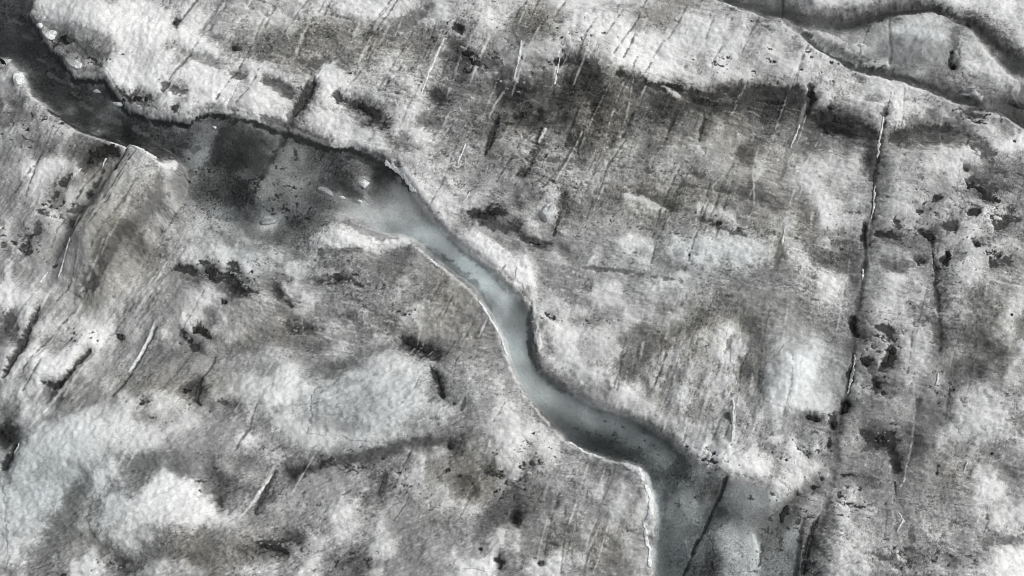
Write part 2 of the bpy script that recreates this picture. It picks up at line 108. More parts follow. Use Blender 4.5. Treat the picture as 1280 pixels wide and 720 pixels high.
 [6,7,11,9,9,11,8,7,8,9,11,11,11,11,9,9,11,9,9,11,11,9,8,11,9,9,8,8,7,7,8,11,8,11,7,9,11,9,9,9,9,9,9,9,9,9,9,11,11,11,11,11,11,9,11,11,11,8,7,8,8,9,11,11,9,8,8,6,5,6,6,7,8,9,9,9,9,7,7,11,12,11,9,8,8,7,7,7,8,11,8,8,13,8,7,9,13,12,11,11,11,11,11,9,8,4,8,6,6,6,8,8,9,8,6,7,6,6,8,11,11,11,11,11,11,8,7,12],
 [4,8,11,11,11,8,6,9,11,11,12,12,11,9,11,11,11,7,6,8,10,7,9,11,11,9,8,8,7,8,8,11,6,7,11,12,11,9,9,9,8,9,9,9,9,11,11,11,11,11,11,9,8,9,9,11,7,8,7,9,8,11,11,11,11,8,9,8,6,5,5,5,7,6,8,8,9,9,9,8,6,7,11,11,11,9,8,7,7,8,7,7,11,8,11,9,11,8,7,7,4,4,7,11,6,9,8,6,7,8,8,8,8,7,5,7,6,5,6,11,11,11,12,12,11,8,7,6],
 [4,5,7,8,9,11,11,11,11,12,11,12,11,11,11,12,12,11,11,11,8,11,11,11,11,9,8,8,8,8,7,6,8,7,11,11,11,11,11,11,9,9,8,8,9,9,11,11,11,11,9,7,8,9,8,7,7,7,6,9,11,11,9,11,11,9,11,12,9,7,5,5,4,5,6,5,7,7,8,9,4,5,5,8,11,11,9,11,9,11,8,6,8,11,11,6,11,7,8,8,7,8,8,5,3,9,8,5,5,5,7,8,6,5,6,7,7,9,11,12,11,12,12,11,11,12,8,6],
 [4,4,6,9,11,11,12,12,12,12,13,11,11,12,11,12,11,11,11,11,11,9,9,8,8,9,7,8,8,9,12,8,9,8,8,9,11,11,11,11,11,11,11,11,11,11,12,11,11,12,11,9,11,7,8,7,7,5,6,7,8,9,11,11,12,12,11,11,11,11,9,5,4,4,5,4,5,6,7,8,9,8,7,5,9,9,9,9,8,9,8,9,8,11,8,6,9,8,7,6,8,8,8,4,4,8,8,5,3,4,5,8,6,5,4,6,8,11,11,12,12,11,11,12,11,11,11,8],
 [4,6,5,10,11,11,11,11,11,11,12,11,11,11,11,11,11,11,11,12,11,9,9,8,8,8,7,8,8,9,12,12,8,8,8,6,9,9,11,11,11,11,9,11,11,11,11,11,9,7,6,5,5,5,6,5,4,5,8,7,9,8,11,11,12,11,8,11,11,11,8,9,6,4,4,4,5,6,7,8,8,6,8,5,5,11,9,11,11,9,11,9,8,11,7,10,13,9,11,6,7,9,9,6,7,9,9,6,4,4,4,5,7,6,4,5,7,11,8,7,7,8,11,8,9,7,8,11],
 [8,9,8,12,11,11,11,11,12,11,11,11,11,10,10,11,11,11,11,9,9,9,8,8,8,8,7,8,9,8,9,8,8,11,11,9,7,8,9,6,8,8,7,7,8,7,6,6,7,6,8,9,9,8,11,11,6,4,7,7,8,8,9,11,12,11,7,11,11,11,7,8,9,9,8,4,4,4,5,6,6,8,8,6,5,7,12,13,12,9,12,11,8,12,8,6,8,8,13,8,8,11,9,5,7,8,9,8,6,7,6,4,6,6,5,6,7,8,7,7,7,12,8,8,6,9,8,11],
 [6,7,9,11,11,11,11,11,12,11,11,11,11,9,9,8,7,7,7,6,8,7,7,7,7,7,6,8,8,6,5,6,7,8,11,6,7,6,8,6,5,8,6,6,6,6,6,7,8,8,7,8,12,9,8,8,7,7,7,8,7,7,11,9,11,8,5,8,11,11,8,8,7,6,8,11,7,6,7,6,5,7,8,8,4,5,8,13,13,13,13,9,12,12,11,10,8,9,12,11,7,8,7,6,7,8,6,7,8,7,7,5,3,7,6,6,9,6,8,9,9,9,8,9,8,8,8,8],
 [5,11,11,11,11,9,9,11,11,9,10,11,8,8,11,7,6,7,6,6,11,6,5,7,9,7,5,9,11,7,8,8,6,8,11,5,5,4,5,6,6,8,6,6,8,6,7,8,7,7,8,9,11,7,7,7,8,8,8,7,7,6,11,11,11,7,5,11,9,8,9,8,9,8,6,6,6,6,11,8,5,6,7,7,5,5,7,8,10,12,13,12,12,13,12,12,8,11,12,12,8,11,8,7,8,8,8,7,7,6,8,7,3,6,7,7,9,7,8,8,8,7,11,11,11,8,6,6],
 [9,11,11,11,9,9,10,10,10,11,9,9,12,13,12,8,8,7,8,11,13,12,8,7,7,7,6,5,7,8,11,8,7,7,8,7,5,8,9,9,8,8,8,9,9,7,5,7,7,11,11,11,11,8,7,8,8,5,5,8,7,7,6,10,12,6,7,8,8,8,8,9,9,8,8,8,8,7,8,12,9,5,5,5,4,5,7,7,6,8,11,11,12,12,12,10,7,11,11,12,11,8,7,11,6,7,5,5,6,5,6,7,6,6,6,5,8,8,7,6,9,7,11,11,12,7,7,7],
 [9,9,11,11,11,11,11,10,11,8,7,8,13,11,9,11,8,7,8,13,13,13,13,13,9,7,6,4,6,7,6,6,6,7,7,6,7,9,9,8,9,11,9,8,8,9,8,6,6,9,9,9,11,8,11,11,6,5,5,6,10,8,11,7,6,7,8,8,8,8,8,9,8,9,9,8,8,9,7,11,11,5,6,4,5,6,6,6,5,5,5,8,8,9,9,8,11,11,11,11,7,6,7,9,7,8,8,6,5,5,6,7,5,7,8,7,8,7,7,8,8,9,12,12,13,11,9,8],
 [11,11,10,11,12,11,11,11,8,6,7,9,11,8,7,11,9,8,13,13,13,13,13,13,13,7,7,5,6,7,6,5,8,6,7,8,9,8,8,9,9,8,9,8,6,6,6,5,7,7,8,11,9,8,11,12,8,6,5,4,9,8,7,6,5,7,7,6,7,8,7,8,8,9,11,9,7,11,9,8,8,6,5,5,5,6,6,5,5,4,6,8,8,7,7,7,11,11,11,6,6,5,5,11,7,9,11,7,8,7,7,8,5,7,7,8,7,8,7,8,7,6,11,12,13,12,9,8],
 [11,12,11,12,12,12,11,10,6,7,9,11,11,13,13,12,8,13,13,13,13,13,13,13,13,11,9,5,8,8,9,8,5,6,8,8,8,8,8,9,8,8,9,9,11,6,8,6,9,9,8,8,9,11,8,11,11,11,7,7,7,7,7,6,5,7,7,6,6,6,7,8,8,9,12,8,8,11,9,8,11,12,5,5,7,7,6,4,6,4,7,8,7,8,7,6,11,8,6,4,6,11,9,7,7,12,11,8,7,7,8,7,5,7,8,8,8,7,6,8,8,9,11,11,9,9,11,8],
 [11,11,11,12,11,11,11,11,7,6,9,8,8,12,13,13,13,13,13,13,13,13,13,13,13,13,11,5,8,8,7,7,6,9,11,8,8,9,8,8,9,10,11,11,9,8,8,9,8,9,9,8,8,8,9,9,8,9,11,12,8,5,6,6,4,6,7,7,7,6,8,8,8,7,8,9,11,9,7,9,12,11,7,8,8,8,8,6,6,4,6,7,7,8,8,7,9,6,6,6,8,8,9,6,11,11,8,9,9,8,6,8,6,7,8,7,8,8,8,7,8,9,11,9,11,12,11,12],
 [11,11,12,12,11,8,8,7,6,7,11,8,8,12,13,13,13,13,13,12,12,12,12,11,12,12,12,11,11,11,8,6,7,8,8,7,7,7,8,8,9,11,11,11,9,8,8,11,8,8,8,8,9,8,8,7,7,9,9,8,6,5,6,6,2,6,7,8,6,9,9,8,9,7,8,7,11,9,7,11,11,9,7,8,7,8,7,6,6,4,6,6,7,7,6,6,7,5,4,5,8,9,8,5,9,11,8,9,11,7,7,7,6,7,8,8,8,7,8,7,6,8,8,9,11,12,12,9],
 [12,11,11,12,11,9,7,7,7,11,11,11,12,12,11,11,13,13,13,12,12,12,12,12,12,11,9,12,11,11,8,7,8,7,8,8,7,8,8,8,8,9,11,11,11,8,9,11,8,8,7,8,7,7,8,7,7,8,9,8,6,6,6,7,3,8,8,7,9,9,7,8,8,9,7,7,12,8,10,11,8,9,6,6,7,8,7,7,5,8,8,6,7,6,6,6,6,5,6,8,7,7,5,7,11,12,7,8,9,8,8,9,5,7,8,11,8,8,9,8,8,8,8,9,12,12,9,11],
 [11,9,11,11,9,7,7,6,7,8,9,7,11,12,11,12,12,11,9,8,11,7,8,7,11,7,5,7,9,8,8,8,8,6,7,5,5,7,9,9,7,9,11,11,8,8,9,11,9,8,7,7,8,8,9,8,7,8,9,7,6,11,12,8,9,7,7,7,8,7,6,7,9,11,7,8,9,7,7,8,11,8,6,5,7,7,6,6,7,9,9,8,6,7,6,6,6,5,8,9,6,6,6,8,11,12,9,8,8,7,8,8,8,6,8,11,9,9,9,8,7,8,9,9,9,10,9,11],
 [11,12,11,11,8,7,6,7,8,9,8,7,11,9,11,12,11,9,11,9,8,6,7,6,7,7,7,6,8,8,6,7,6,7,4,5,7,7,8,12,10,8,11,9,9,8,8,11,11,9,7,7,7,9,8,8,8,8,9,7,8,13,12,8,12,7,8,7,6,6,6,7,9,11,8,7,7,9,11,7,8,6,7,6,8,8,6,6,7,9,9,9,7,11,7,5,6,7,8,7,6,4,7,9,11,9,11,9,9,9,9,8,8,5,8,8,11,8,8,7,6,9,8,7,6,8,7,6],
 [12,11,8,8,6,6,8,8,11,8,9,11,7,6,9,12,11,8,7,6,7,6,7,7,7,7,6,6,8,6,5,5,4,4,4,7,9,8,7,9,9,9,9,7,7,7,11,11,12,9,7,7,7,9,9,8,9,8,8,8,6,13,9,9,11,6,7,7,7,6,8,8,8,9,8,9,6,9,11,8,8,11,6,5,7,8,5,7,6,9,11,9,8,9,11,5,6,6,8,7,6,3,7,11,11,11,9,11,9,9,9,9,7,5,8,7,7,8,7,8,9,9,8,9,11,12,13,11],
 [11,11,8,8,6,8,8,8,8,7,12,12,8,7,6,6,8,6,6,6,6,6,7,7,6,6,7,6,7,8,5,7,5,7,7,6,7,9,8,12,8,7,8,6,5,6,9,9,11,8,7,8,7,9,9,9,11,9,9,8,8,12,6,8,9,7,7,7,8,11,11,9,10,9,8,7,6,7,11,9,9,11,6,5,7,8,7,7,5,6,9,11,9,9,12,5,6,7,6,6,5,6,7,9,11,11,11,10,7,7,8,7,7,5,6,6,7,8,7,8,8,7,8,8,12,13,12,13],
 [11,9,12,7,8,7,8,7,11,12,12,13,11,7,6,7,5,6,8,11,11,8,9,8,6,5,6,6,8,6,6,7,8,8,9,7,8,9,11,12,8,7,7,6,5,5,7,7,7,8,9,7,7,8,9,9,11,12,13,13,13,13,5,8,9,7,12,8,13,12,12,9,11,8,8,7,5,6,8,11,11,9,5,5,6,7,6,6,5,5,8,9,8,9,12,6,6,7,8,6,4,6,8,11,11,9,9,11,7,7,6,6,6,5,6,7,8,9,6,7,8,8,9,9,12,13,13,13],
 [7,7,11,6,8,7,6,7,11,11,12,12,11,8,6,6,6,9,11,11,9,9,9,8,10,8,6,7,8,9,12,11,11,11,9,8,8,12,11,9,8,8,8,7,4,7,11,11,7,8,9,7,9,7,8,8,8,11,13,13,13,12,6,7,6,9,11,11,11,12,8,8,7,8,8,7,8,6,8,9,8,10,6,6,7,6,6,5,4,5,8,8,9,9,11,6,7,7,7,6,5,6,8,11,12,11,11,12,8,7,8,11,8,8,8,9,11,11,8,9,11,11,12,11,12,11,11,12]
]
GRID = np.array(DIRT_SHADE, np.float32) * 16 + 8
# broad tone of the ice on a 20 px grid, same scale, shade baked in too
BROAD = [
 [4,4,11,13,12,12,10,11,11,10,10,10,11,11,9,10,10,10,11,11,12,11,11,12,12,12,9,11,11,11,10,10,10,11,10,11,11,11,12,11,9,8,8,8,9,6,5,6,6,7,10,11,12,11,10,7,6,7,10,12,13,12,12,12],
 [5,4,8,11,12,13,13,13,13,13,13,10,12,11,11,10,10,10,11,11,9,9,12,12,11,8,9,11,12,8,12,11,8,6,8,11,11,11,11,11,8,8,10,12,13,11,11,8,6,5,6,5,5,4,7,7,11,11,11,7,5,8,12,11],
 [4,3,5,9,8,10,12,13,13,13,13,13,12,10,9,10,8,6,7,6,5,6,7,6,7,8,6,6,8,8,11,9,6,5,5,9,11,12,12,12,11,9,11,12,12,12,11,9,11,9,8,9,8,8,9,10,11,11,10,8,10,5,6,11],
 [6,4,4,6,7,6,6,10,12,13,11,10,12,11,5,8,6,6,5,7,7,7,7,8,9,8,7,9,5,6,7,9,10,8,10,10,11,11,12,12,12,12,11,11,11,12,10,11,11,9,11,8,7,10,9,9,9,10,10,8,10,9,6,8],
 [8,9,4,3,9,8,8,12,12,11,13,11,13,13,11,12,10,8,7,7,12,7,7,9,11,9,8,9,6,5,7,8,9,8,9,6,5,9,13,13,13,13,12,11,12,12,12,11,11,12,11,11,9,7,11,9,7,8,9,7,11,12,10,6],
 [8,11,4,3,3,5,4,11,12,13,12,8,12,13,12,10,10,7,9,8,13,13,12,9,9,11,10,7,5,7,6,4,5,6,7,5,4,5,7,6,8,7,5,10,11,7,7,5,8,8,11,11,10,10,11,11,11,9,5,7,8,9,11,9],
 [8,7,8,4,4,4,5,8,8,7,12,12,12,13,13,11,12,12,8,6,12,8,5,8,10,9,12,8,6,7,6,5,4,6,6,4,5,5,7,8,6,6,7,5,5,5,6,6,4,4,6,11,8,11,9,12,12,12,10,9,5,7,6,3],
 [7,8,9,8,4,4,4,3,4,5,8,12,11,6,6,9,11,10,6,9,12,12,8,5,5,12,10,6,7,6,5,6,5,4,6,6,8,4,7,8,7,7,6,8,8,8,8,6,5,6,4,4,4,6,12,12,9,6,6,7,9,8,7,3],
 [8,8,8,10,11,10,8,4,4,5,5,5,6,6,5,5,5,6,5,5,9,12,12,11,7,8,12,11,7,8,5,9,9,8,7,6,5,7,7,8,8,7,7,8,8,9,9,6,7,7,5,3,3,3,6,7,4,5,5,6,7,9,9,11],
 [8,8,6,7,6,5,3,7,11,4,3,6,11,5,4,4,6,7,8,5,5,8,11,12,11,7,11,9,10,8,7,7,10,8,11,7,6,9,10,9,7,9,9,11,8,9,5,8,9,9,7,8,8,7,4,10,10,8,9,10,11,7,12,12],
 [10,12,12,11,11,6,7,9,8,9,7,8,8,5,4,5,6,8,7,6,5,5,6,4,4,4,9,12,11,9,7,8,8,8,8,9,8,10,9,9,8,10,9,8,10,9,7,10,8,9,10,11,9,9,5,9,10,11,11,12,9,8,6,6],
 [8,9,11,9,9,9,8,7,9,10,9,8,6,4,4,5,7,7,9,7,8,6,10,5,7,7,8,12,11,9,8,8,6,8,10,6,9,10,8,8,8,9,8,8,8,9,7,7,7,9,11,10,10,10,7,10,10,11,10,11,8,6,5,7],
 [7,9,11,9,11,8,7,8,9,11,9,7,8,7,5,4,7,7,7,6,7,8,9,8,9,8,6,9,11,11,7,7,5,8,10,6,7,7,6,9,9,7,6,7,8,8,7,7,6,7,9,11,11,11,7,10,11,10,8,10,8,5,8,6],
 [9,9,9,11,6,6,10,9,9,9,6,6,10,10,6,7,10,7,5,6,7,8,11,11,10,9,10,6,9,6,3,6,4,10,9,6,8,9,9,8,8,7,10,7,7,10,7,8,8,9,7,12,11,9,7,10,10,7,8,11,8,11,11,9],
 [8,8,8,10,7,9,8,9,7,8,6,9,11,10,9,8,7,5,6,7,8,12,9,9,9,9,10,11,6,12,9,7,6,9,8,7,8,8,9,11,10,8,10,9,11,11,10,9,10,9,7,9,8,9,4,8,8,6,6,7,11,9,6,8],
 [7,7,9,8,5,10,9,8,6,5,7,8,10,11,10,10,8,8,8,9,11,13,12,9,7,7,9,7,11,9,12,11,7,9,8,7,9,9,10,11,10,8,11,11,11,12,12,11,8,9,6,9,6,6,6,8,6,7,6,7,11,7,10,9],
 [9,8,10,7,10,9,9,7,9,9,10,6,5,7,5,11,8,6,11,10,8,6,6,6,6,8,8,8,10,11,8,11,12,11,9,8,8,10,9,9,9,8,9,10,10,9,11,10,7,10,9,6,6,6,9,9,7,6,7,9,11,9,6,8],
 [11,9,11,9,9,7,8,9,9,9,9,8,7,8,6,8,7,7,11,7,5,6,8,8,9,8,8,8,9,11,11,8,13,11,8,8,8,11,11,8,10,11,11,9,8,8,8,8,7,7,9,11,9,7,9,11,11,10,6,8,11,9,9,8],
 [12,11,9,8,8,7,9,10,8,8,8,9,11,10,6,7,10,6,9,11,8,7,7,7,10,8,7,7,8,9,8,11,6,9,11,8,9,10,11,11,9,11,10,10,8,7,8,8,7,8,8,11,10,8,10,11,9,10,7,9,8,8,9,8],
 [7,9,8,9,9,10,10,9,8,8,8,11,7,8,9,9,7,7,6,10,7,6,7,8,7,11,11,9,8,8,9,9,7,8,11,10,8,8,11,11,11,8,11,7,7,6,6,7,8,8,7,9,9,6,10,11,10,8,7,9,8,7,11,9],
 [5,8,8,11,11,13,12,9,8,7,11,7,6,7,11,8,6,6,5,5,9,9,7,8,8,8,9,9,9,8,8,10,10,6,11,12,11,10,8,7,6,8,7,7,10,12,7,7,9,9,8,7,7,5,9,7,9,11,6,6,7,7,11,6],
 [9,8,11,9,12,11,10,8,8,8,9,9,5,9,7,7,8,7,6,6,9,9,8,9,9,4,3,5,8,8,8,9,11,5,11,11,11,11,8,6,6,8,8,9,11,11,10,6,9,10,11,8,7,4,8,7,9,10,6,7,6,6,8,9],
 [9,11,12,13,12,8,10,9,9,9,6,7,8,9,9,9,8,9,9,8,6,8,10,11,11,11,10,8,8,9,9,9,10,6,9,11,12,11,9,6,8,9,11,9,11,11,9,6,11,12,11,10,8,8,7,7,11,11,8,6,7,6,6,10],
 [9,7,13,13,8,8,9,9,8,8,7,7,5,8,10,11,10,11,12,10,9,11,11,12,11,12,11,6,8,9,11,9,9,10,6,7,11,12,11,7,8,9,9,10,11,11,7,8,11,12,12,11,9,6,6,6,11,11,9,6,5,5,8,9],
 [9,11,7,5,9,8,10,10,8,9,9,8,5,6,11,12,12,12,12,11,10,11,11,11,11,11,11,7,8,8,10,9,11,8,9,8,8,9,11,12,11,9,12,10,9,10,9,10,12,12,12,11,9,8,6,6,9,9,10,7,8,11,11,8],
 [6,11,11,8,7,8,9,11,11,9,11,11,8,9,6,9,11,12,11,11,11,11,11,10,11,11,11,11,8,7,9,11,11,8,7,9,9,9,7,6,9,11,11,9,9,10,9,11,12,12,11,11,6,7,8,9,9,8,8,8,11,12,11,11],
 [4,8,9,9,11,12,12,11,11,8,10,11,10,9,9,8,8,10,11,9,10,9,10,10,10,10,9,9,9,8,9,10,11,10,6,5,7,8,9,8,6,8,11,11,11,8,8,10,11,8,5,8,4,7,6,7,9,9,8,9,11,12,11,9],
 [4,6,11,11,11,12,11,10,10,11,9,10,9,8,9,12,9,9,10,11,11,10,11,10,9,8,7,6,5,8,9,11,11,11,11,9,5,5,6,8,9,6,11,12,11,11,9,8,11,10,8,8,8,8,5,4,6,5,8,11,11,11,9,10],
 [8,11,11,11,12,11,10,9,8,8,7,8,8,6,8,7,9,7,7,6,7,6,6,7,8,9,9,9,6,8,8,11,11,9,10,9,10,11,7,4,7,8,7,8,12,12,11,8,9,12,11,8,8,8,8,8,5,6,8,8,9,10,9,8],
 [8,11,11,11,11,8,11,11,7,7,11,9,9,7,5,8,9,6,5,8,8,9,9,7,7,11,11,8,7,7,7,9,9,8,9,10,8,7,11,11,6,5,6,7,8,11,12,12,9,11,12,9,7,7,7,8,6,8,8,8,9,11,10,7],
 [11,11,11,11,8,8,11,9,8,12,13,13,12,8,5,8,7,8,8,9,9,9,8,7,7,10,10,8,11,6,7,9,7,8,9,9,10,10,9,8,8,7,7,6,5,6,8,9,11,11,7,8,8,8,7,7,7,8,8,8,10,12,12,9],
 [11,11,11,11,8,7,9,11,12,13,13,13,13,11,8,9,6,9,9,9,10,11,9,7,9,9,10,11,10,11,9,7,6,6,8,8,9,9,11,9,11,7,8,7,6,6,8,7,9,6,9,7,11,9,9,8,8,8,8,8,9,10,10,10],
 [11,11,11,8,7,9,11,12,12,13,13,13,13,12,11,9,8,8,8,9,11,11,9,9,8,9,8,8,9,9,7,6,4,8,8,8,9,9,11,9,11,7,7,8,6,6,8,6,6,4,7,6,11,9,9,9,9,8,9,8,9,10,11,11],
 [11,11,9,7,7,9,8,10,12,12,11,11,8,9,8,10,8,6,6,10,11,11,11,11,9,8,9,8,9,9,7,11,8,7,7,7,8,8,9,9,9,6,6,7,5,10,8,6,5,8,7,5,9,11,9,8,9,7,9,9,9,8,7,8],
 [11,11,8,7,9,9,9,9,11,9,8,7,7,7,8,6,5,5,8,11,7,7,8,11,9,8,8,10,11,11,9,8,9,7,8,8,9,8,8,9,9,7,7,6,5,8,9,6,6,7,6,5,11,11,9,8,9,7,8,9,9,10,11,12],
 [8,10,7,8,11,12,10,6,6,9,11,11,10,9,9,9,11,10,10,11,8,6,6,8,8,8,8,9,11,11,12,8,7,11,12,11,9,8,8,9,9,6,7,5,4,8,9,7,7,6,6,5,11,11,11,8,8,7,9,9,9,11,12,12]
]
BGRID = np.array(BROAD, np.float32) * 16 + 8

def sample_bilinear(A, fx, fy):
    h, w = A.shape
    fx = np.clip(fx, 0, w - 1.001); fy = np.clip(fy, 0, h - 1.001)
    x0 = fx.astype(np.int32); y0 = fy.astype(np.int32)
    dx = (fx - x0).astype(np.float32); dy = (fy - y0).astype(np.float32)
    return ((A[y0, x0] * (1 - dx) + A[y0, x0 + 1] * dx) * (1 - dy)
            + (A[y0 + 1, x0] * (1 - dx) + A[y0 + 1, x0 + 1] * dx) * dy)

def sample_smooth(A, fx, fy):
    # Catmull-Rom
    h, w = A.shape
    P = np.pad(A, 2, mode='edge')
    fx = np.clip(fx, 0, w - 1.001); fy = np.clip(fy, 0, h - 1.001)
    x0 = fx.astype(np.int32); y0 = fy.astype(np.int32)
    tx = (fx - x0).astype(np.float32); ty = (fy - y0).astype(np.float32)
    def wts(t):
        return (-.5*t+t*t-.5*t**3, 1-2.5*t*t+1.5*t**3, .5*t+2*t*t-1.5*t**3, -.5*t*t+.5*t**3)
    wx = wts(tx); wy = wts(ty)
    out = 0
    for j in range(4):
        row = 0
        for i in range(4):
            row = row + wx[i] * P[y0 + 1 + j, x0 + 1 + i]
        out = out + wy[j] * row
    return out

def blur(A, r):
    # three box passes
    for _ in range(3):
        for ax in (0, 1):
            k = 2 * r + 1
            B = np.pad(A, [(r + 1, r) if a == ax else (0, 0) for a in (0, 1)], mode='edge')
            cs = np.cumsum(B, axis=ax, dtype=np.float64)
            if ax == 0: A = ((cs[k:] - cs[:-k]) / k).astype(np.float32)
            else: A = ((cs[:, k:] - cs[:, :-k]) / k).astype(np.float32)
    return A

PADC = M // 10 + 2
def soften(A, ss):
    P = np.pad(A, 2, mode='edge'); h, w = A.shape; num = 0; den = 0
    for a in range(-2, 3):
        for b in range(-2, 3):
            k = math.exp(-(a * a + b * b) / (2 * ss * ss))
            num = num + k * P[2 + a:2 + a + h, 2 + b:2 + b + w]; den += k
    return num / den
GRID = .5 * soften(GRID, .9) + .5 * GRID
Gp = np.pad(GRID, PADC, mode='reflect')
# grain of the ice: follows the fractures on the left, near level at upper right, steep at lower right
wl = sstep(360, 150, UU) * sstep(640, 480, VV)
wr = np.exp(-(((UU - 880) / 110) ** 2 + ((VV - 490) / 90) ** 2)) * 1.2
wb = sstep(420, 520, VV) * sstep(700, 500, UU) * (1 - wl)
wt = np.clip(1 - wl - wr - wb, 0.15, 1)
tot = wl + wr + wb + wt
def oriented(scale, octs, seed, st, gain=.6):
    return (wl * fbm(UU, VV, scale, octs, seed, math.radians(-57), st, gain) + wr * fbm(UU, VV, scale, octs, seed + 3, math.radians(-72), st, gain)
            + wb * fbm(UU, VV, scale, octs, seed + 6, math.radians(-24), st, gain) + wt * fbm(UU, VV, scale, octs, seed + 9, math.radians(13), st, gain)) / tot
wu = 4 * fbm(UU, VV, 12, 4, 3, 0, 1, .62); wv = 4 * fbm(UU, VV, 12, 4, 11, 0, 1, .62)
gx_, gy_ = (UU + wu) / 10 - 0.5 + PADC, (VV + wv) / 10 - 0.5 + PADC
def nb(A, f):
    P = np.pad(A, 1, mode='edge'); h, w = A.shape
    return f.reduce([P[a:a + h, b:b + w] for a in range(3) for b in range(3)])
S0 = sample_smooth(Gp, gx_, gy_)
LO = blur(sample_bilinear(nb(Gp, np.minimum), gx_, gy_), 2); HI = blur(sample_bilinear(nb(Gp, np.maximum), gx_, gy_), 2)
edge_n = fbm(UU, VV, 6, 5, 33, math.radians(12), 1.6, .78)      # ragged edges between dirt and clean ice
span = np.maximum(HI - LO, 8)
fr = (S0 - LO) / span
T = LO + span * sstep(.5 - .3, .5 + .3, fr + .5 * edge_n)
T = .26 * T + .74 * S0
PB = M // 20 + 2
B0 = sample_smooth(np.pad(BGRID, PB, mode='reflect'), (UU + 2 * wu) / 20 - 0.5 + PB, (VV + 2 * wv) / 20 - 0.5 + PB)
T = .68 * T + .32 * B0
T = 146 + 1.22 * (T - 145)
T = T - .22 * np.maximum(105 - T, 0)
for (pu, pv, ru, rv, dv) in ((700,126,76,42,-26),(860,138,90,28,-30),(965,134,56,26,-30),(1055,158,48,18,-32),(800,180,180,40,-12),(780,140,150,24,-8),(1165,172,50,16,-18),(585,85,50,30,-10),(280,188,60,34,-2),(120,130,80,40,4),(30,40,30,40,-6),
        (1115,20,70,9,-40),(1000,28,40,12,-26),(930,14,40,12,-16),(1222,50,26,16,-40),(1258,80,26,14,-30),(1270,142,26,16,-60),(1085,90,60,7,-22),(1195,124,44,9,-34),(200,645,80,45,-22),(150,620,60,30,-8),(55,600,70,60,-8),(480,500,80,40,-8),
        (470,195,40,16,-14),(350,185,50,20,-2),(940,655,60,45,-4),(900,650,90,60,2),(1130,60,60,30,-14),(760,550,60,22,-12),(135,290,46,80,-14),(560,400,50,40,-8),(1195,230,60,40,-8)):
    T = T + dv * np.exp(-(((UU - pu) / ru) ** 2 + ((VV - pv) / rv) ** 2))
TBASE = blur(T, 6)

# ------------------------------------------------------------------ polyline distance
def poly_dist(pts, pad, closed=False):
    """distance to a polyline in a window around it; returns (slice, dist, along 0..1)"""
    P = np.array([p[:2] for p in pts], np.float32)
    if closed: P = np.vstack([P, P[:1]])
    x0 = int(max(P[:, 0].min() - pad + M, 0)); x1 = int(min(P[:, 0].max() + pad + M + 1, W))
    y0 = int(max(P[:, 1].min() - pad + M, 0)); y1 = int(min(P[:, 1].max() + pad + M + 1, Hh))
    sl = (slice(y0, max(y1, y0 + 1)), slice(x0, max(x1, x0 + 1)))
    u = UU[sl]; v = VV[sl]
    best = np.full(u.shape, 1e9, np.float32); al = np.zeros(u.shape, np.float32)
    L = np.hypot(*(P[1:] - P[:-1]).T); cum = np.concatenate([[0], np.cumsum(L)]); tot = max(cum[-1], 1e-6)
    for i in range(len(P) - 1):
        ax, ay = P[i]; bx, by = P[i + 1]; dx, dy = bx - ax, by - ay
        l2 = dx * dx + dy * dy + 1e-9
        t = np.clip(((u - ax) * dx + (v - ay) * dy) / l2, 0, 1)
        d = np.hypot(u - ax - t * dx, v - ay - t * dy)
        m = d < best
        best = np.where(m, d, best); al = np.where(m, (cum[i] + t * L[i]) / tot, al)
    return sl, best, al

def inside(pts, u, v):
    c = np.zeros(u.shape, bool); n = len(pts)
    for i in range(n):
        x0, y0 = pts[i][:2]; x1, y1 = pts[(i + 1) % n][:2]
        if y0 == y1: continue
        c ^= ((y0 > v) != (y1 > v)) & (u < (x1 - x0) * (v - y0) / (y1 - y0) + x0)
    return c

def poly_sdf(pts, rag=0, rscale=10, seed=5):
    """signed distance, negative inside, over the whole raster (clipped at 80)"""
    sl, d, _ = poly_dist(pts, 80, True)
    out = np.full(UU.shape, 80, np.float32)
    s = np.where(inside(pts, UU[sl], VV[sl]), -d, d)
    out[sl] = s
    if rag: out = out + rag * fbm(UU, VV, rscale, 3, seed)
    return out

# ------------------------------------------------------------------ meltwater channels
CH_MAIN = [(-120,-90),(30,-60),(41,0),(34,16),(44,30),(52,44),(60,60),(70,66),(82,80),(92,96),(118,96),(131,98),(138,110),(148,120),
  (160,134),(186,146),(215,150),(236,154),(250,147),(272,144),(283,146),(318,152),(345,160),(372,165),(412,178),(440,180),(466,192),(492,206),
  (512,228),(528,250),(540,266),(560,288),(585,308),(612,330),(632,352),(655,374),(664,388),(667,412),(668,434),(674,456),(690,468),(712,482),(745,502),
  (786,516),(818,534),(838,549),(848,562),(862,577),(884,592),(908,604),(945,614),(980,630),(998,655),(1002,690),(1000,722),(995,800),(980,880),(860,890),(818,800),(817,722),(813,690),(818,650),(806,615),
  (800,585),(775,577),(740,564),(706,545),(682,518),(660,495),(645,470),(634,440),(624,412),(612,388),(592,363),(562,334),(534,312),(515,297),
  (500,292),(468,288),(432,274),(410,268),(398,280),(372,290),(330,290),(285,284),(250,268),(228,248),(217,225),(213,221),(200,211),(176,193),(150,180),(122,172),(98,163),
  (80,150),(64,141),(53,128),(36,117),(32,104),(30,90),(17,86),(14,76),(6,68),(-10,66),(-120,60)]
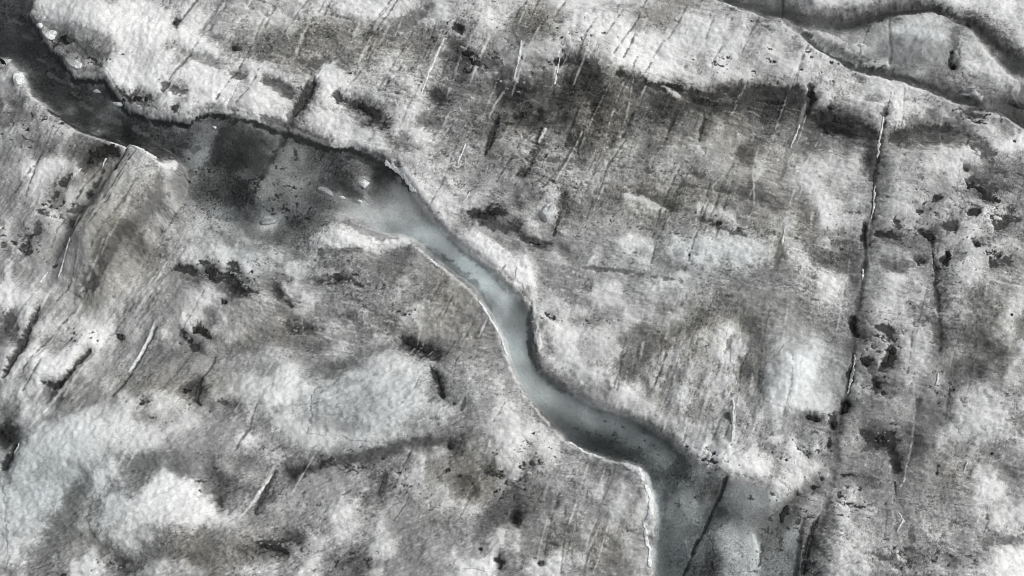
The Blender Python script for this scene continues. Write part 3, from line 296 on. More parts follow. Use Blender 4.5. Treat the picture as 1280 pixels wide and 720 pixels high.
CH_UP_N = [(885,-60),(884,-3),(905,11),(928,22),(952,31),(975,33),(990,44),(1012,46),(1040,45),(1068,40),(1090,29),(1110,24),(1135,21),(1160,20),(1176,28),(1190,38),(1206,46),(1216,62),(1230,76),(1248,92),(1262,104),(1275,112),
  (1262,122),(1268,132),(1285,138),(1400,180),(1400,130),(1290,82),(1276,76),(1258,68),(1243,56),(1228,44),(1214,32),(1196,27),(1178,18),(1162,10),(1138,8),(1110,10),(1085,14),(1052,22),(1022,17),(1002,10),(985,2),(978,-60)]
CH_UP_S = [(975,36),(994,44),(1018,54),(1050,66),(1068,80),(1092,88),(1120,97),(1150,106),(1172,112),(1196,124),(1222,132),(1258,128),(1300,140),(1420,200),(1420,250),(1300,178),(1278,162),(1254,148),(1232,142),(1205,134),(1170,118),(1132,106),(1094,99),(1062,90),(1034,74),(1000,56),(978,44)]
SD_MAIN = poly_sdf(CH_MAIN, 1.6, 6, 5) - 1.5
SD_UPN = poly_sdf(CH_UP_N, 1.6, 7, 6) - 1.0
SD_UPS = poly_sdf(CH_UP_S, 1.4, 6, 8) - .5

# ------------------------------------------------------------------ relief
HL = 0.9 * fbm(UU, VV, 330, 3, 20) + 0.46 * fbm(UU, VV, 85, 2, 22, math.radians(-20), 1.5) + 0.0022 * (blur(T, 22) - 140)
CARVE = np.zeros_like(T)
def carve_channel(sd, wall, depth):
    global CARVE
    CARVE = np.maximum(CARVE, depth * sstep(wall * 0.3, -wall, sd))
# deep narrow reach through the middle; shallow wide pool above and below
mid = sstep(430, 520, UU) * sstep(900, 840, UU)
upl = sstep(300, 200, UU) * sstep(225, 190, VV)
low = sstep(560, 610, VV) * sstep(780, 810, UU)
fade = np.exp(-(((UU - 310) / 130) ** 2 + ((VV - 285) / 55) ** 2))      # pool shelves out here
fade = np.maximum(fade, sstep(830, 880, UU) * sstep(575, 605, VV))
carve_channel(SD_MAIN, 9 + 3 * mid + 30 * fade, (0.12 + 0.05 * mid + 0.20 * upl - .04 * low) * (1 - .5 * fade))
carve_channel(SD_UPN, 10, 0.22)
carve_channel(SD_UPS, 7, 0.16)

# ------------------------------------------------------------------ detail of the dirt
inwater = np.minimum(np.minimum(SD_MAIN, SD_UPN), SD_UPS)
land = sstep(-4, 3, inwater)
calm = np.zeros_like(T)
for (pu, pv, ru, rv, a) in ((590,330,40,50,1),(650,430,30,60,1),(740,520,70,40,.9),(90,570,120,60,.45),(450,500,100,50,.5),(990,480,45,55,.5),(1130,58,78,34,1.0),(140,285,50,70,.55),(900,660,80,60,.3),(480,265,50,20,.6),(90,110,90,60,.3)):
    calm = np.maximum(calm, a * np.exp(-(((UU - pu) / ru) ** 2 + ((VV - pv) / rv) ** 2)))
act = 1 - .75 * calm
patchy = sstep(-0.3, 0.3, fbm(UU, VV, 80, 3, 50))      # where the crust is crumbly
n1 = oriented(30, 6, 2, 2.0, .62)
n2 = oriented(11, 4, 20, 1.9, .66)
n3 = fbm(UU, VV, 4.5, 3, 41, math.radians(10), 1.3, .7)
T = T + act * ((5 + 6 * patchy) * n2 + (5 + 6 * patchy) * n3)
# fine fabric of the ice: long hairline streaks, pale and dark
fab = oriented(3.2, 3, 28, 5.0, .7)
fabw = sstep(-.2, .4, fbm(UU, VV, 45, 3, 19))
clean = 1 - .45 * sstep(165, 205, T)
act = act * clean
T = T + act * land * (8 + 14 * fabw) * fab
hl = np.abs(oriented(14, 3, 52, 8.0, .6))
T = T + act * land * (10 * sstep(.035, .0, hl) * np.where(fbm(UU, VV, 60, 2, 9) > 0, 1, -1.1))
# crumbling crust: clusters of small dark holes and pale flakes
h1 = oriented(7, 5, 28, 1.7, .74) + .10 * patchy
T = T - 26 * sstep(.36, .41, h1) * act * sstep(90, 150, T)
h2 = oriented(6, 5, 40, 1.9, .74) + .05 * (1 - patchy)
T = T + 16 * sstep(.34, .40, h2) * act * sstep(190, 140, T) * land
speck = sstep(.34, .42, fbm(UU, VV, 3.0, 3, 58, 0, 1, .75) + .06 * patchy)
T = T - 16 * speck * act * (.15 + .85 * patchy)
rsg = np.random.RandomState(3).randn(*T.shape).astype(np.float32)
T = T + (3.5 + 3 * patchy) * act * rsg
T = T + .75 * act * (T - blur(T, 2))
# long steep streaks down the silt band
band = np.exp(-(((UU - 790) / 190) ** 2 + ((VV - 150) / 70) ** 2))
T = T + band * 26 * fbm(UU, VV, 5, 4, 12, math.radians(-66), 7.0, .7)
wat = sstep(0, -5, SD_MAIN) * mid * (1 - .75 * sstep(520, 575, VV))
T = T + wat * (16 * sstep(440, 330, VV) - 10 * sstep(440, 540, VV)) + wat * 48 * fbm(UU, VV, 18, 4, 37, math.radians(50), 1.8, .6)
T = T * (1 - .8 * wat) + .8 * wat * blur(T, 5)

TB0 = blur(T, 3)

# ------------------------------------------------------------------ strokes of dirt, clean ice and painted bank shade
CRK = np.zeros_like(T)                # extra depth in metres
def stroke(val, w, pts, soft=2.0, op=1.0, rag=1.0, rs=8, depth=0.0, taper=True, seed=0, dry=False):
    global T
    if w >= 9: op = op * .5
    elif w >= 5: op = op * .8
    soft = soft * .55
    pad = w + soft + rag * 3 + 6
    sl, d, al = poly_dist(pts, pad)
    n = fbm(UU[sl], VV[sl], 6.5, 4, 50 + seed, .2, 1.3, .75)
    ww = w
    if taper: ww = w * (0.35 + 0.65 * np.sqrt(np.clip(4 * al * (1 - al), 0, 1)))
    ragged = (.6 + .35 * w + .8 * rag) * n * 1.5
    m = sstep(ww + soft, ww - soft, d + ragged)
    if dry: m = m * land[sl]
    T[sl] = T[sl] * (1 - op * m) + op * m * (val + 22 * n)
    if depth: CRK[sl] = np.maximum(CRK[sl], .5 * depth * sstep(ww + soft * 1.5, 0, d + .6 * ragged))

D, Gr, Wt = 38, 92, 222
# --- upper-left quarter
stroke(95, 5, [(290,2),(275,20),(262,38),(252,52)], 3, .7, 3)
stroke(200, 2.5, [(268,22),(252,40),(240,52)], 2, .7, 1)
stroke(48, 5, [(222,33),(226,40)], 3, .9, 2)
stroke(95, 6, [(230,70),(262,82),(284,94)], 5, .6, 3)
stroke(80, 6, [(293,99),(310,102)], 4, .8, 2)
stroke(60, 6, [(206,112),(222,118),(234,123)], 3, .8, 5)
stroke(60, 8, [(160,122),(175,124),(190,128)], 4, .8, 7)
stroke(55, 5, [(218,144),(227,140)], 2, .9, 2)
stroke(60, 8, [(66,50),(80,52),(92,58)], 4, .7, 6)
stroke(70, 8, [(95,66),(120,72),(135,78)], 5, .6, 8)
stroke(60, 6, [(118,82),(128,90)], 3, .6, 6)
stroke(105, 6, [(40,26),(70,38),(110,52),(150,66)], 4, .7, 4)
stroke(40, 4, [(130,100),(140,114),(155,120),(165,130)], 3, .8, 4)
stroke(62, 7, [(332,106),(352,114),(370,124)], 5, .85, 3)
stroke(50, 6, [(394,104),(386,118),(376,134),(368,146)], 2, 1, 1.5, depth=.35)
stroke(62, 6, [(366,148),(358,160),(350,176)], 3, .9, 2, depth=.2)
stroke(58, 2, [(352,172),(338,195),(325,220),(312,242)], 2.5, .65, 2.6, depth=.05)
stroke(205, 2, [(408,84),(400,97),(394,106)], 1.2, .9, .8)
stroke(40, 6, [(420,122),(434,126),(450,130),(458,138),(470,142),(474,152),(484,160)], 3, .9, 5)
stroke(66, 9, [(522,148),(538,152),(552,158)], 4, .8, 2)
stroke(92, 7, [(542,17),(524,27),(505,38),(488,48)], 4, .7, 3)
stroke(205, 2, [(556,56),(545,76),(535,96),(526,120)], 1.5, .8, 1.5)
stroke(190, 2, [(392,30),(380,52),(372,75)], 1.5, .6, 1.5)
stroke(175, 1.5, [(356,2),(345,22),(335,38)], 1.5, .7, 1)
stroke(70, 1.5, [(350,10),(340,30),(334,42)], 1.5, .5, 1)
stroke(175, 1.5, [(372,0),(364,20),(356,34)], 1.5, .6, 1)
stroke(36, 5, [(566,44),(580,47)], 2, .9, 4)
stroke(48, 9, [(562,58),(575,68),(590,82),(600,92)], 4, .8, 7)
stroke(60, 8, [(600,80),(620,92),(640,96)], 4, .6, 7)
stroke(46, 8, [(534,115),(545,120),(556,124)], 4, .8, 5)
stroke(55, 9, [(618,108),(632,120),(648,128)], 4, .8, 6)
stroke(38, 4, [(622,146),(616,160),(612,176),(606,190)], 3, .8, 2, depth=.2)
stroke(60, 6, [(380,82),(398,84),(412,80)], 4, .7, 3)
stroke(210, 3, [(283,146),(292,126),(302,108)], 1.5, .9, .8)
stroke(175, 13, [(300,118),(296,140)], 6, .5, 2)
stroke(195, 12, [(330,118),(352,130)], 8, .6, 4)
stroke(200, 5, [(385,135),(420,148),(455,168),(480,182)], 3, .6, 2)
# --- upper right
stroke(52, 9, [(706,84),(722,88),(740,96),(752,104)], 4, .8, 5)
stroke(58, 7, [(772,99),(790,103),(806,112)], 4, .7, 3)
stroke(50, 4, [(822,110),(838,114),(850,112),(868,118),(890,120)], 3, .85, 3)
stroke(40, 3, [(844,108),(850,112)], 2, .9, 1)
stroke(190, 2.5, [(826,113),(838,119),(850,126)], 1.5, .8, 1)
stroke(52, 9, [(895,112),(925,114),(955,118),(985,116),(1006,124)], 4, .8, 4)
stroke(42, 6, [(1010,112),(1012,128),(1006,142)], 3, .9, 3, depth=.2)
stroke(44, 11, [(1018,142),(1038,150),(1062,152),(1078,162),(1095,172)], 5, .9, 5)
stroke(44, 10, [(1075,165),(1088,172),(1098,178)], 5, .9, 4)
stroke(86, 20, [(1128,166),(1160,158),(1190,162),(1212,176)], 7, .75, 6)
stroke(58, 6, [(1110,178),(1125,166),(1150,160)], 4, .8, 3)
stroke(58, 8, [(1212,178),(1228,190),(1240,200)], 5, .8, 6)
stroke(48, 7, [(1202,142),(1218,142),(1225,150)], 4, .8, 5)
stroke(40, 5, [(1034,136),(1042,138)], 2, .85, 3)
stroke(60, 4, [(1054,82),(1057,85)], 2, .8, 1)
stroke(40, 3, [(1184,74),(1182,84),(1190,92)], 2, .9, 2, depth=.2)
stroke(100, 3, [(1066,106),(1078,98)], 2, .4, 3)
stroke(96, 2, [(1110,26),(1110,50),(1110,72),(1109,88)], 1.2, .7, .8, depth=.08)
stroke(60, 2, [(978,-4),(976,14),(974,33)], 1.2, .8, .6, depth=.1)
stroke(200, 6, [(1114,42),(1130,44),(1148,52),(1166,62)], 5, .7, 2)
stroke(200, 5, [(1110,25),(1140,24),(1165,28)], 3, .5, 3)
stroke(66, 5, [(1186,34),(1196,42),(1186,52),(1186,68)], 3, .5, 5)
stroke(36, 6, [(1206,36),(1212,34),(1204,42)], 3, .9, 2)
stroke(205, 6, [(1200,88),(1225,92),(1248,102),(1266,116)], 4, .7, 5)
stroke(205, 5, [(1205,66),(1225,74),(1240,82)], 3, .7, 4)
stroke(190, 5, [(1000,50),(1025,52),(1050,58)], 4, .7, 2)
stroke(212, 5, [(1066,60),(1076,64)], 3, .9, 2)
stroke(196, 3, [(1078,84),(1095,84),(1108,88)], 3, .7, 2)
stroke(205, 4, [(1196,122),(1215,122),(1224,130)], 3, .6, 4)
stroke(24, 8.9, [(1258,134),(1278,146),(1300,165)], 6, 1, 4)
stroke(42, 5, [(1040,30),(1072,26),(1105,22),(1130,18),(1155,17),(1175,23),(1194,36)], 4, .9, 3)
stroke(84, 4.5, [(1175,116),(1150,106),(1110,97),(1070,88),(1040,76),(1010,58)], 3, .7, 2)
stroke(60, 4.5, [(1170,112),(1195,124),(1225,134)], 3, .8, 3)
stroke(44, 9, [(1235,64),(1250,76),(1272,88),(1290,96)], 6, .7, 4)
stroke(46, 5, [(1040,30),(1060,31)], 4, .6, 5)
# cracks running down the middle band
for pts in ([(742,128),(735,148),(728,166),(722,190)], [(722,140),(714,162),(706,182)], [(790,144),(784,160),(776,176)],
            [(844,146),(836,166),(830,180)], [(880,146),(876,166),(874,180)], [(668,186),(664,204),(655,218)], [(708,230),(704,250),(699,270),(692,290)]):
    stroke(56, 1.3, pts, 1.6, .75, 2.2, depth=.08)
stroke(48, 5, [(676,168),(660,210),(650,222)], 3, .5, 3)
stroke(40, 6, [(650,216),(656,212),(664,212)], 3, .85, 3)
stroke(40, 6, [(586,262),(606,264),(622,262),(632,266)], 4, .9, 4)
stroke(42, 6, [(600,274),(620,280),(640,282),(648,280)], 4, .7, 5)
stroke(42, 5, [(650,290),(662,296),(676,300),(690,300)], 3, .9, 2, depth=.15)
stroke(200, 2, [(682,160),(678,170),(672,182)], 1.2, .9, 1)
stroke(70, 6, [(800,158),(812,170),(798,205)], 5, .35, 4)
stroke(66, 6, [(880,235),(905,240),(940,246),(970,258)], 5, .55, 5)
stroke(72, 6, [(795,238),(820,246),(845,256)], 3, .75, 3)
stroke(60, 4, [(830,252),(842,258)], 2, .7, 1)
stroke(205, 4, [(780,242),(800,246),(820,254),(836,258)], 2.5, .7, 2)
stroke(205, 5, [(870,258),(895,264),(915,272)], 3, .7, 3)
stroke(52, 4, [(872,270),(890,278),(910,288),(930,292)], 3, .6, 4)
stroke(88, 6, [(660,296),(700,306),(720,320)], 4, .5, 5)
stroke(120, 4, [(822,288),(822,305),(820,318)], 3, .6, 2)
stroke(95, 4, [(820,318),(840,330),(860,336)], 3, .6, 3)
stroke(205, 3, [(744,316),(736,328)], 2, .8, 1)
stroke(62, 5, [(928,180),(926,200)], 4, .6, 4)
# right-hand fracture lines
for pts, w in (([(1104,138),(1101,165),(1097,185),(1093,215),(1091,245),(1088,275),(1084,300),(1082,330),(1078,360),(1072,385),(1065,405)], 3.2),
               ([(1065,405),(1064,425),(1062,445),(1060,470),(1056,490),(1052,505),(1046,535)], 2.8)):
    stroke(60, w - .6, pts, 2.2, .7, 3.2, depth=.12, taper=False)
    stroke(96, w + 5, pts, 4, .45, 5, taper=False)
stroke(36, 5, [(1066,396),(1063,410),(1068,424)], 2.5, .95, 2, depth=.25)
stroke(36, 4, [(1058,468),(1060,480)], 2, .8, 2)
stroke(34, 4.5, [(1056,505),(1051,518)], 2, .95, 1.5, depth=.2)
stroke(40, 4, [(1081,282),(1081,300),(1084,308)], 2.5, .9, 2, depth=.2)
stroke(48, 8, [(1088,185),(1090,205),(1090,225)], 4, .7, 5)
for pts in ([(1164,300),(1166,320),(1170,335),(1168,355),(1170,375),(1171,400),(1172,425),(1172,440)],):
    stroke(60, 2.2, pts, 2.2, .75, 2.6, depth=.1)
stroke(70, 8, [(1166,400),(1172,425),(1172,440)], 5, .6, 3)
stroke(62, 2, [(1145,500),(1145,530),(1140,545)], 2, .4, 2)
stroke(210, 2, [(1007,130),(996,165),(986,190),(980,205)], 1.4, .5, 1)
stroke(95, 3, [(1006,128),(994,168),(984,195),(976,225)], 2.5, .5, 2)
stroke(205, 2, [(980,285),(977,300),(974,318)], 1.4, .7, 1)
stroke(90, 3, [(976,300),(970,330),(966,345)], 2.5, .6, 2)
for pts, w in (([(1148,292),(1160,297),(1166,300)],5), ([(1213,303),(1222,311)],3.5), ([(1201,211),(1207,215)],3), ([(1204,232),(1215,228),(1240,236),(1228,248),(1246,252)],6),
               ([(1145,268),(1152,268)],3), ([(1182,314),(1186,322),(1178,328),(1186,316)],3.5), ([(1180,285),(1190,282),(1185,290)],6), ([(1206,268),(1220,268)],4),
               ([(1164,255),(1172,250)],4), ([(1260,258),(1270,260)],5), ([(1240,284),(1262,276),(1274,272)],6), ([(1250,318),(1240,332),(1262,325)],6),
               ([(1118,278),(1124,288)],5), ([(1092,293),(1112,295),(1128,302)],3.5), ([(1146,325),(1155,326)],4)):
    stroke(42, w, pts, 2.2, .85, 4)
stroke(64, 9, [(1230,195),(1235,215),(1222,232)], 6, .6, 8)
stroke(66, 7, [(1098,330),(1118,334),(1135,330)], 5, .6, 5)
stroke(62, 9, [(1010,318),(1030,326),(1050,330),(1066,335)], 5, .6, 5)
stroke(70, 9, [(1000,250),(1010,268),(1014,284)], 5, .5, 6)
for pts, w in (([(1074,455),(1080,458),(1082,462)],6), ([(1112,436),(1110,450),(1104,460),(1094,466)],6.5), ([(1093,412),(1110,418),(1108,430)],5),
               ([(1086,478),(1096,490)],4), ([(1100,496),(1101,494)],3.2), ([(1006,526),(1020,528)],3.6), ([(1042,530),(1038,526),(1040,538)],6),
               ([(1098,548),(1112,545),(1116,560)],7),([(1074,542),(1095,548),(1108,556)],7),([(1114,562),(1120,575),(1126,588)],6),([(1124,585),(1128,580)],5),
               ([(1014,611),(1019,610)],4.2),([(1024,598),(1027,602)],2.4),([(1034,548),(1033,562)],3),([(1050,594),(1072,594)],2.6),([(1122,600),(1122,615)],2),
               ([(1177,578),(1177,590)],2.2)):
    stroke(36, w, pts, 2.2, .92, 2.2)
stroke(60, 12, [(1195,455),(1212,462),(1220,468)], 7, .6, 7)
stroke(62, 9, [(1200,425),(1225,435),(1245,448)], 6, .55, 4)
stroke(78, 14, [(1150,545),(1155,525),(1160,500)], 8, .45, 6)
# --- rounded brown ridge at the left
stroke(84, 4, [(168,196),(160,206),(150,218),(140,232),(128,252),(112,276),(98,300)], 3, .8, 1.5, depth=.2)
stroke(92, 5, [(206,236),(205,252),(196,266),(182,282),(166,298),(150,312)], 4, .7, 2)
stroke(80, 4, [(176,288),(160,304),(148,318),(132,338),(112,362)], 3, .7, 2, depth=.12)
stroke(178, 7, [(182,212),(166,236),(150,262),(134,288),(118,316)], 5, .45, 3)
stroke(205, 2.5, [(150,182),(166,190),(182,200),(198,212),(212,222),(222,216)], 2, .9, 1)
stroke(200, 3, [(222,206),(222,214),(215,224)], 2, .8, 1)
# --- lower right
stroke(66, 6, [(795,410),(812,418),(830,425)], 5, .3, 6)
stroke(84, 12, [(776,470),(790,455),(810,440),(835,432)], 8, .55, 7)
stroke(84, 11, [(908,395),(930,410),(940,440),(936,470),(932,505)], 8, .5, 7)
stroke(96, 2.2, [(915,418),(908,438),(902,450)], 2, .6, 1.5)
stroke(205, 3.2, [(914,500),(914,515),(912,535),(910,560)], 1.4, .9, .8)
stroke(70, 3, [(906,520),(912,535)], 2, .7, 2)
stroke(105, 3, [(838,455),(834,475),(828,500)], 2.5, .5, 2)
stroke(58, 1.4, [(904,602),(898,620),(888,643),(880,664),(868,683),(861,705),(852,725)], 1.8, .8, 2.2, depth=.2, taper=False)
stroke(78, 2.5, [(832,600),(831,630),(828,660)], 2, .6, 1.5)
stroke(54, 3, [(950,668),(951,690),(946,715)], 2, .8, 2.5)
stroke(56, 10, [(985,630),(978,645),(974,660)], 6, .85, 4)
stroke(60, 3, [(1003,650),(998,675),(996,700),(994,725)], 2.5, .7, 2.5, depth=.1)
stroke(40, 4, [(1022,648),(1012,668),(1006,690),(1004,715)], 2.5, .8, 3, depth=.15)
stroke(70, 5, [(1040,550),(1043,585),(1036,610),(1030,640),(1020,665)], 3, .5, 2.5, depth=.1)
stroke(170, 9, [(928,660),(935,680),(940,700)], 8, .5, 5)
stroke(205, 2, [(938,670),(946,690),(946,710)], 2, .6, 3)
stroke(60, 3, [(1088,694),(1108,704),(1122,712)], 3, .6, 4)
stroke(62, 4, [(1137,665),(1138,690),(1135,710)], 4, .5, 3)
stroke(90, 5, [(1225,678),(1255,674),(1282,671)], 3, .55, 3)
stroke(66, 5, [(1180,694),(1195,704)], 4, .5, 4)
stroke(210, 2.6, [(1121,640),(1124,655),(1116,668)], 1.6, .6, 2)
stroke(200, 2, [(1118,690),(1120,705)], 1.6, .6, 1)
# --- mid-left and lower-left
stroke(52, 5, [(165,200),(155,212),(146,226)], 3, .8, 2.5, depth=.2)
stroke(54, 3, [(128,212),(120,228),(112,238),(108,246)], 2.5, .75, 2.5, depth=.15)
stroke(40, 11, [(104,208),(118,194),(132,184),(146,186)], 4, .9, 5)
stroke(40, 4, [(130,185),(146,192),(140,198)], 2.5, .8, 4)
for pts, w in (([(82,222),(78,228),(88,220)],4), ([(112,240),(120,244)],4), ([(84,262),(96,258),(104,268)],6), ([(84,276),(96,274)],5), ([(62,248),(70,238)],4),
               ([(25,297),(38,290)],5), ([(40,288),(48,278)],5), ([(24,302),(32,310),(27,315)],4), ([(66,328),(68,332)],3.5), ([(78,308),(90,300)],6), ([(50,262),(54,264)],3)):
    stroke(50, w, pts, 2.5, .75, 4)
stroke(66, 8, [(152,298),(162,300),(172,292)], 6, .7, 4)
stroke(66, 5, [(142,312),(128,330),(115,348),(100,362)], 3, .6, 2, depth=.12)
stroke(96, 6, [(205,235),(206,250),(198,262)], 5, .5, 4)
for pts, w in (([(214,330),(235,334),(246,340)],6), ([(250,325),(262,330),(260,340)],6), ([(280,330),(288,325),(284,345),(296,355)],6), ([(262,345),(275,338)],5), ([(290,352),(305,358)],4)):
    stroke(36, w, pts, 2.5, .85, 6)
stroke(48, 8, [(340,345),(348,360),(345,352)], 4, .8, 3)
stroke(44, 3, [(382,340),(400,344),(420,342),(438,345),(450,352)], 2.5, .75, 3)
stroke(54, 5, [(398,312),(425,314),(450,310)], 4, .6, 6)
stroke(205, 5, [(335,330),(365,335),(395,338),(420,338)], 4, .5, 6)
stroke(205, 5, [(350,345),(355,358),(362,366)], 4, .6, 3)
stroke(212, 10, [(402,292),(430,295),(465,298),(500,297)], 6, .8, 3)
stroke(212, 5, [(480,298),(500,300),(514,297)], 3, .8, 2)
stroke(90, 3, [(514,300),(505,315),(495,335),(485,350)], 2.5, .5, 2)
stroke(40, 5, [(284,355),(300,358),(318,362)], 3, .85, 3)
stroke(40, 2.5, [(355,370),(362,376)], 3, .7, 3)
for pts, w in (([(246,398),(242,406),(252,406)],5.5), ([(226,414),(232,418),(222,406)],4), ([(235,425),(243,430)],5), ([(252,410),(258,414)],3), ([(276,371),(276,373)],3.2), ([(143,414),(150,418)],4)):
    stroke(36, w, pts, 2, .9, 3)
stroke(48, 4, [(50,476),(60,480),(72,479),(80,474),(84,466)], 2.5, .9, 2.5)
stroke(50, 2.6, [(108,432),(98,448),(88,462),(82,472)], 1.8, .8, 1.5, depth=.15)
stroke(190, 2, [(86,470),(78,485),(66,500),(50,520),(38,538)], 1.5, .6, 1.5)
stroke(64, 4.5, [(44,382),(36,400),(28,420),(20,436),(8,456),(0,470)], 2.6, .85, 2, depth=.25)
stroke(205, 1.8, [(58,362),(50,378),(44,388)], 1.4, .7, 1)
stroke(56, 8, [(2,400),(10,392),(14,410)], 5, .8, 4)
stroke(60, 1.8, [(192,404),(184,422),(172,446),(160,470),(146,490),(140,497)], 1.6, .7, 1, depth=.12)
stroke(210, 1.8, [(190,400),(182,420),(170,444),(160,462)], 1.2, .75, .8)
stroke(70, 14, [(196,430),(210,430),(225,440)], 8, .5, 5)
stroke(40, 9, [(226,488),(236,484),(240,492)], 5, .85, 4)
stroke(40, 3, [(248,468),(246,485),(244,500),(252,507)], 2.2, .85, 2, depth=.12)
stroke(46, 5, [(272,500),(282,504)], 3, .8, 3)
stroke(36, 12, [(-5,534),(10,545),(18,552)], 6, .9, 4)
stroke(44, 4, [(0,585),(12,568),(22,556)], 2, .8, 2, depth=.15)
stroke(44, 6, [(500,416),(512,424),(528,432),(540,440),(546,444)], 4, .9, 3.5)
stroke(48, 4, [(538,458),(546,470),(552,484),(554,500)], 2.5, .9, 2, depth=.12)
stroke(56, 2.5, [(568,506),(569,509)], 2, .9, .5)
stroke(66, 2.2, [(582,500),(578,514)], 1.8, .7, 1)
stroke(66, 6, [(362,405),(385,402),(390,412)], 5, .75, 5)
stroke(74, 5, [(410,452),(425,448),(412,455)], 4, .7, 3)
stroke(84, 6, [(380,468),(400,458),(430,446),(460,432),(490,428)], 5, .4, 5)
stroke(60, 4, [(420,390),(430,386),(440,395)], 3, .6, 4)
stroke(50, 6, [(358,394),(360,408)], 4, .7, 3)
stroke(70, 6, [(340,586),(365,588),(400,578),(440,572),(475,566),(505,556),(535,552),(560,558)], 5, .85, 3)
stroke(50, 6, [(356,588),(370,588),(385,584)], 4, .7, 4)
stroke(34, 4.5, [(562,556),(563,562)], 4, .95, 1.5, depth=.1)
stroke(66, 5, [(480,588),(476,602),(470,618)], 3, .7, 2.5, depth=.1)
stroke(72, 14, [(566,600),(575,608),(588,616)], 7, .6, 5)
stroke(56, 5, [(604,586),(620,592)], 4, .7, 3)
stroke(70, 5, [(337,588),(330,605),(322,625),(318,642)], 2.5, .75, 1.5, depth=.2)
stroke(200, 2, [(340,580),(330,598),(320,618),(310,635),(298,650)], 1.4, .7, 1)
stroke(50, 7, [(322,680),(342,680),(358,690)], 5, .8, 5)
stroke(56, 5, [(360,665),(374,672)], 4, .7, 4)
stroke(72, 9, [(430,700),(450,702),(462,708)], 7, .7, 6)
stroke(40, 6, [(645,640),(646,655)], 4, .95, 2, depth=.1)
stroke(34, 4, [(624,695),(626,712)], 2.5, .9, 2)
stroke(86, 13, [(605,640),(600,660),(608,672)], 7, .5, 6)
stroke(58, 9, [(268,578),(266,590),(278,605),(276,628)], 6, .7, 4)
stroke(50, 2.5, [(274,622),(276,634)], 2, .7, 1)
stroke(92, 9, [(172,580),(200,576),(228,580),(244,588)], 6, .6, 4)
stroke(98, 11, [(110,602),(90,630),(75,655),(50,685),(30,715)], 8, .55, 6)
stroke(52, 7, [(143,698),(152,702),(145,710)], 5, .75, 4)
stroke(48, 3.5, [(75,716),(76,720)], 2, .8, 1.5)
stroke(60, 3, [(664,578),(666,582)], 2, .8, 2)
stroke(90, 2.2, [(760,600),(752,630),(742,660),(735,690),(728,720)], 2, .45, 1.5)
stroke(66, 2, [(688,680),(696,683)], 1.5, .8, 1)
stroke(60, 3, [(672,705),(680,708)], 2, .7, 2)
stroke(84, 16, [(735,574),(755,582),(775,596)], 6, .55, 5)
# dark bands hugging the banks in the stream (bank shade painted into the tone, with silt on the bed)
stroke(50, 6, [(664,380),(664,400),(666,425),(668,445),(672,455)], 4, .85, 3)
stroke(72, 4, [(676,462),(698,476),(718,490)], 4, .6, 4)
stroke(86, 2, [(745,505),(790,520),(820,540),(845,560)], 3, .4, 4)
stroke(70, 8.5, [(705,530),(730,546),(760,556),(795,562)], 7, .6, 6)
stroke(78, 7, [(536,306),(560,326),(590,355),(612,380)], 5, .6, 3)
stroke(104, 4, [(545,272),(565,294),(590,316),(615,338),(640,362)], 4, .5, 3)
stroke(80, 5, [(430,276),(465,290),(495,294)], 3, .5, 2)
stroke(40, 12, [(475,196),(488,205),(496,212)], 7, .7, 3)
stroke(42, 8, [(400,220),(425,228),(445,240)], 7, .6, 4)
stroke(170, 10, [(435,260),(455,262),(480,262)], 8, .6, 3)
stroke(168, 5, [(505,258),(512,264),(520,266)], 4, .7, 3)
stroke(36, 7, [(60,140),(85,152),(110,165),(140,172),(170,186),(195,204),(208,215)], 5, .6, 3)
stroke(36, 5, [(100,104),(112,112),(126,112),(135,116)], 4, .7, 4)
stroke(40, 10, [(145,165),(155,150),(160,172)], 7, .5, 4)
stroke(176, 8, [(225,178),(240,196),(228,204)], 6, .35, 4)
stroke(58, 20, [(270,190),(300,180),(330,176)], 14, .45, 6)
stroke(52, 10, [(265,235),(285,225),(300,235)], 8, .4, 8)
stroke(200, 3, [(795,584),(808,600),(814,622),(812,650),(816,672)], 2.5, .6, 2)
# bright snow on the right bank and white streaks at the top
stroke(220, 8.8, [(596,296),(618,312),(640,332),(660,352)], 5, 1, 3)
stroke(214, 6, [(500,212),(520,230),(540,250),(556,268)], 4, .7, 3)
stroke(222, 3, [(668,372),(668,392),(670,412),(676,440)], 2, .8, 2)
for pts in ([(240,50),(222,70),(200,98),(184,120)],[(215,72),(196,98),(178,118)],[(285,10),(262,40),(240,66)],[(320,6),(304,30),(292,52)],[(470,10),(452,34),(440,60)],[(722,20),(712,50),(704,72)],
            [(775,30),(770,60),(762,84)],[(610,60),(598,84),(588,108)],[(655,62),(648,84),(642,104)],[(700,68),(696,90),(692,108)],[(430,130),(416,150),(404,168)]):
    stroke(216, 1.5, pts, 2, .6, 2)
stroke(206, 7, [(1110,42),(1132,46),(1152,54),(1170,64)], 6, .6, 1); stroke(150, 8.9, [(1105,66),(1130,72),(1160,80)], 8, .6, 1)
stroke(168, 8.8, [(1060,62),(1085,56),(1102,50)], 8, .5, 1); stroke(138, 8.8, [(1150,70),(1172,80)], 7, .6, 1)
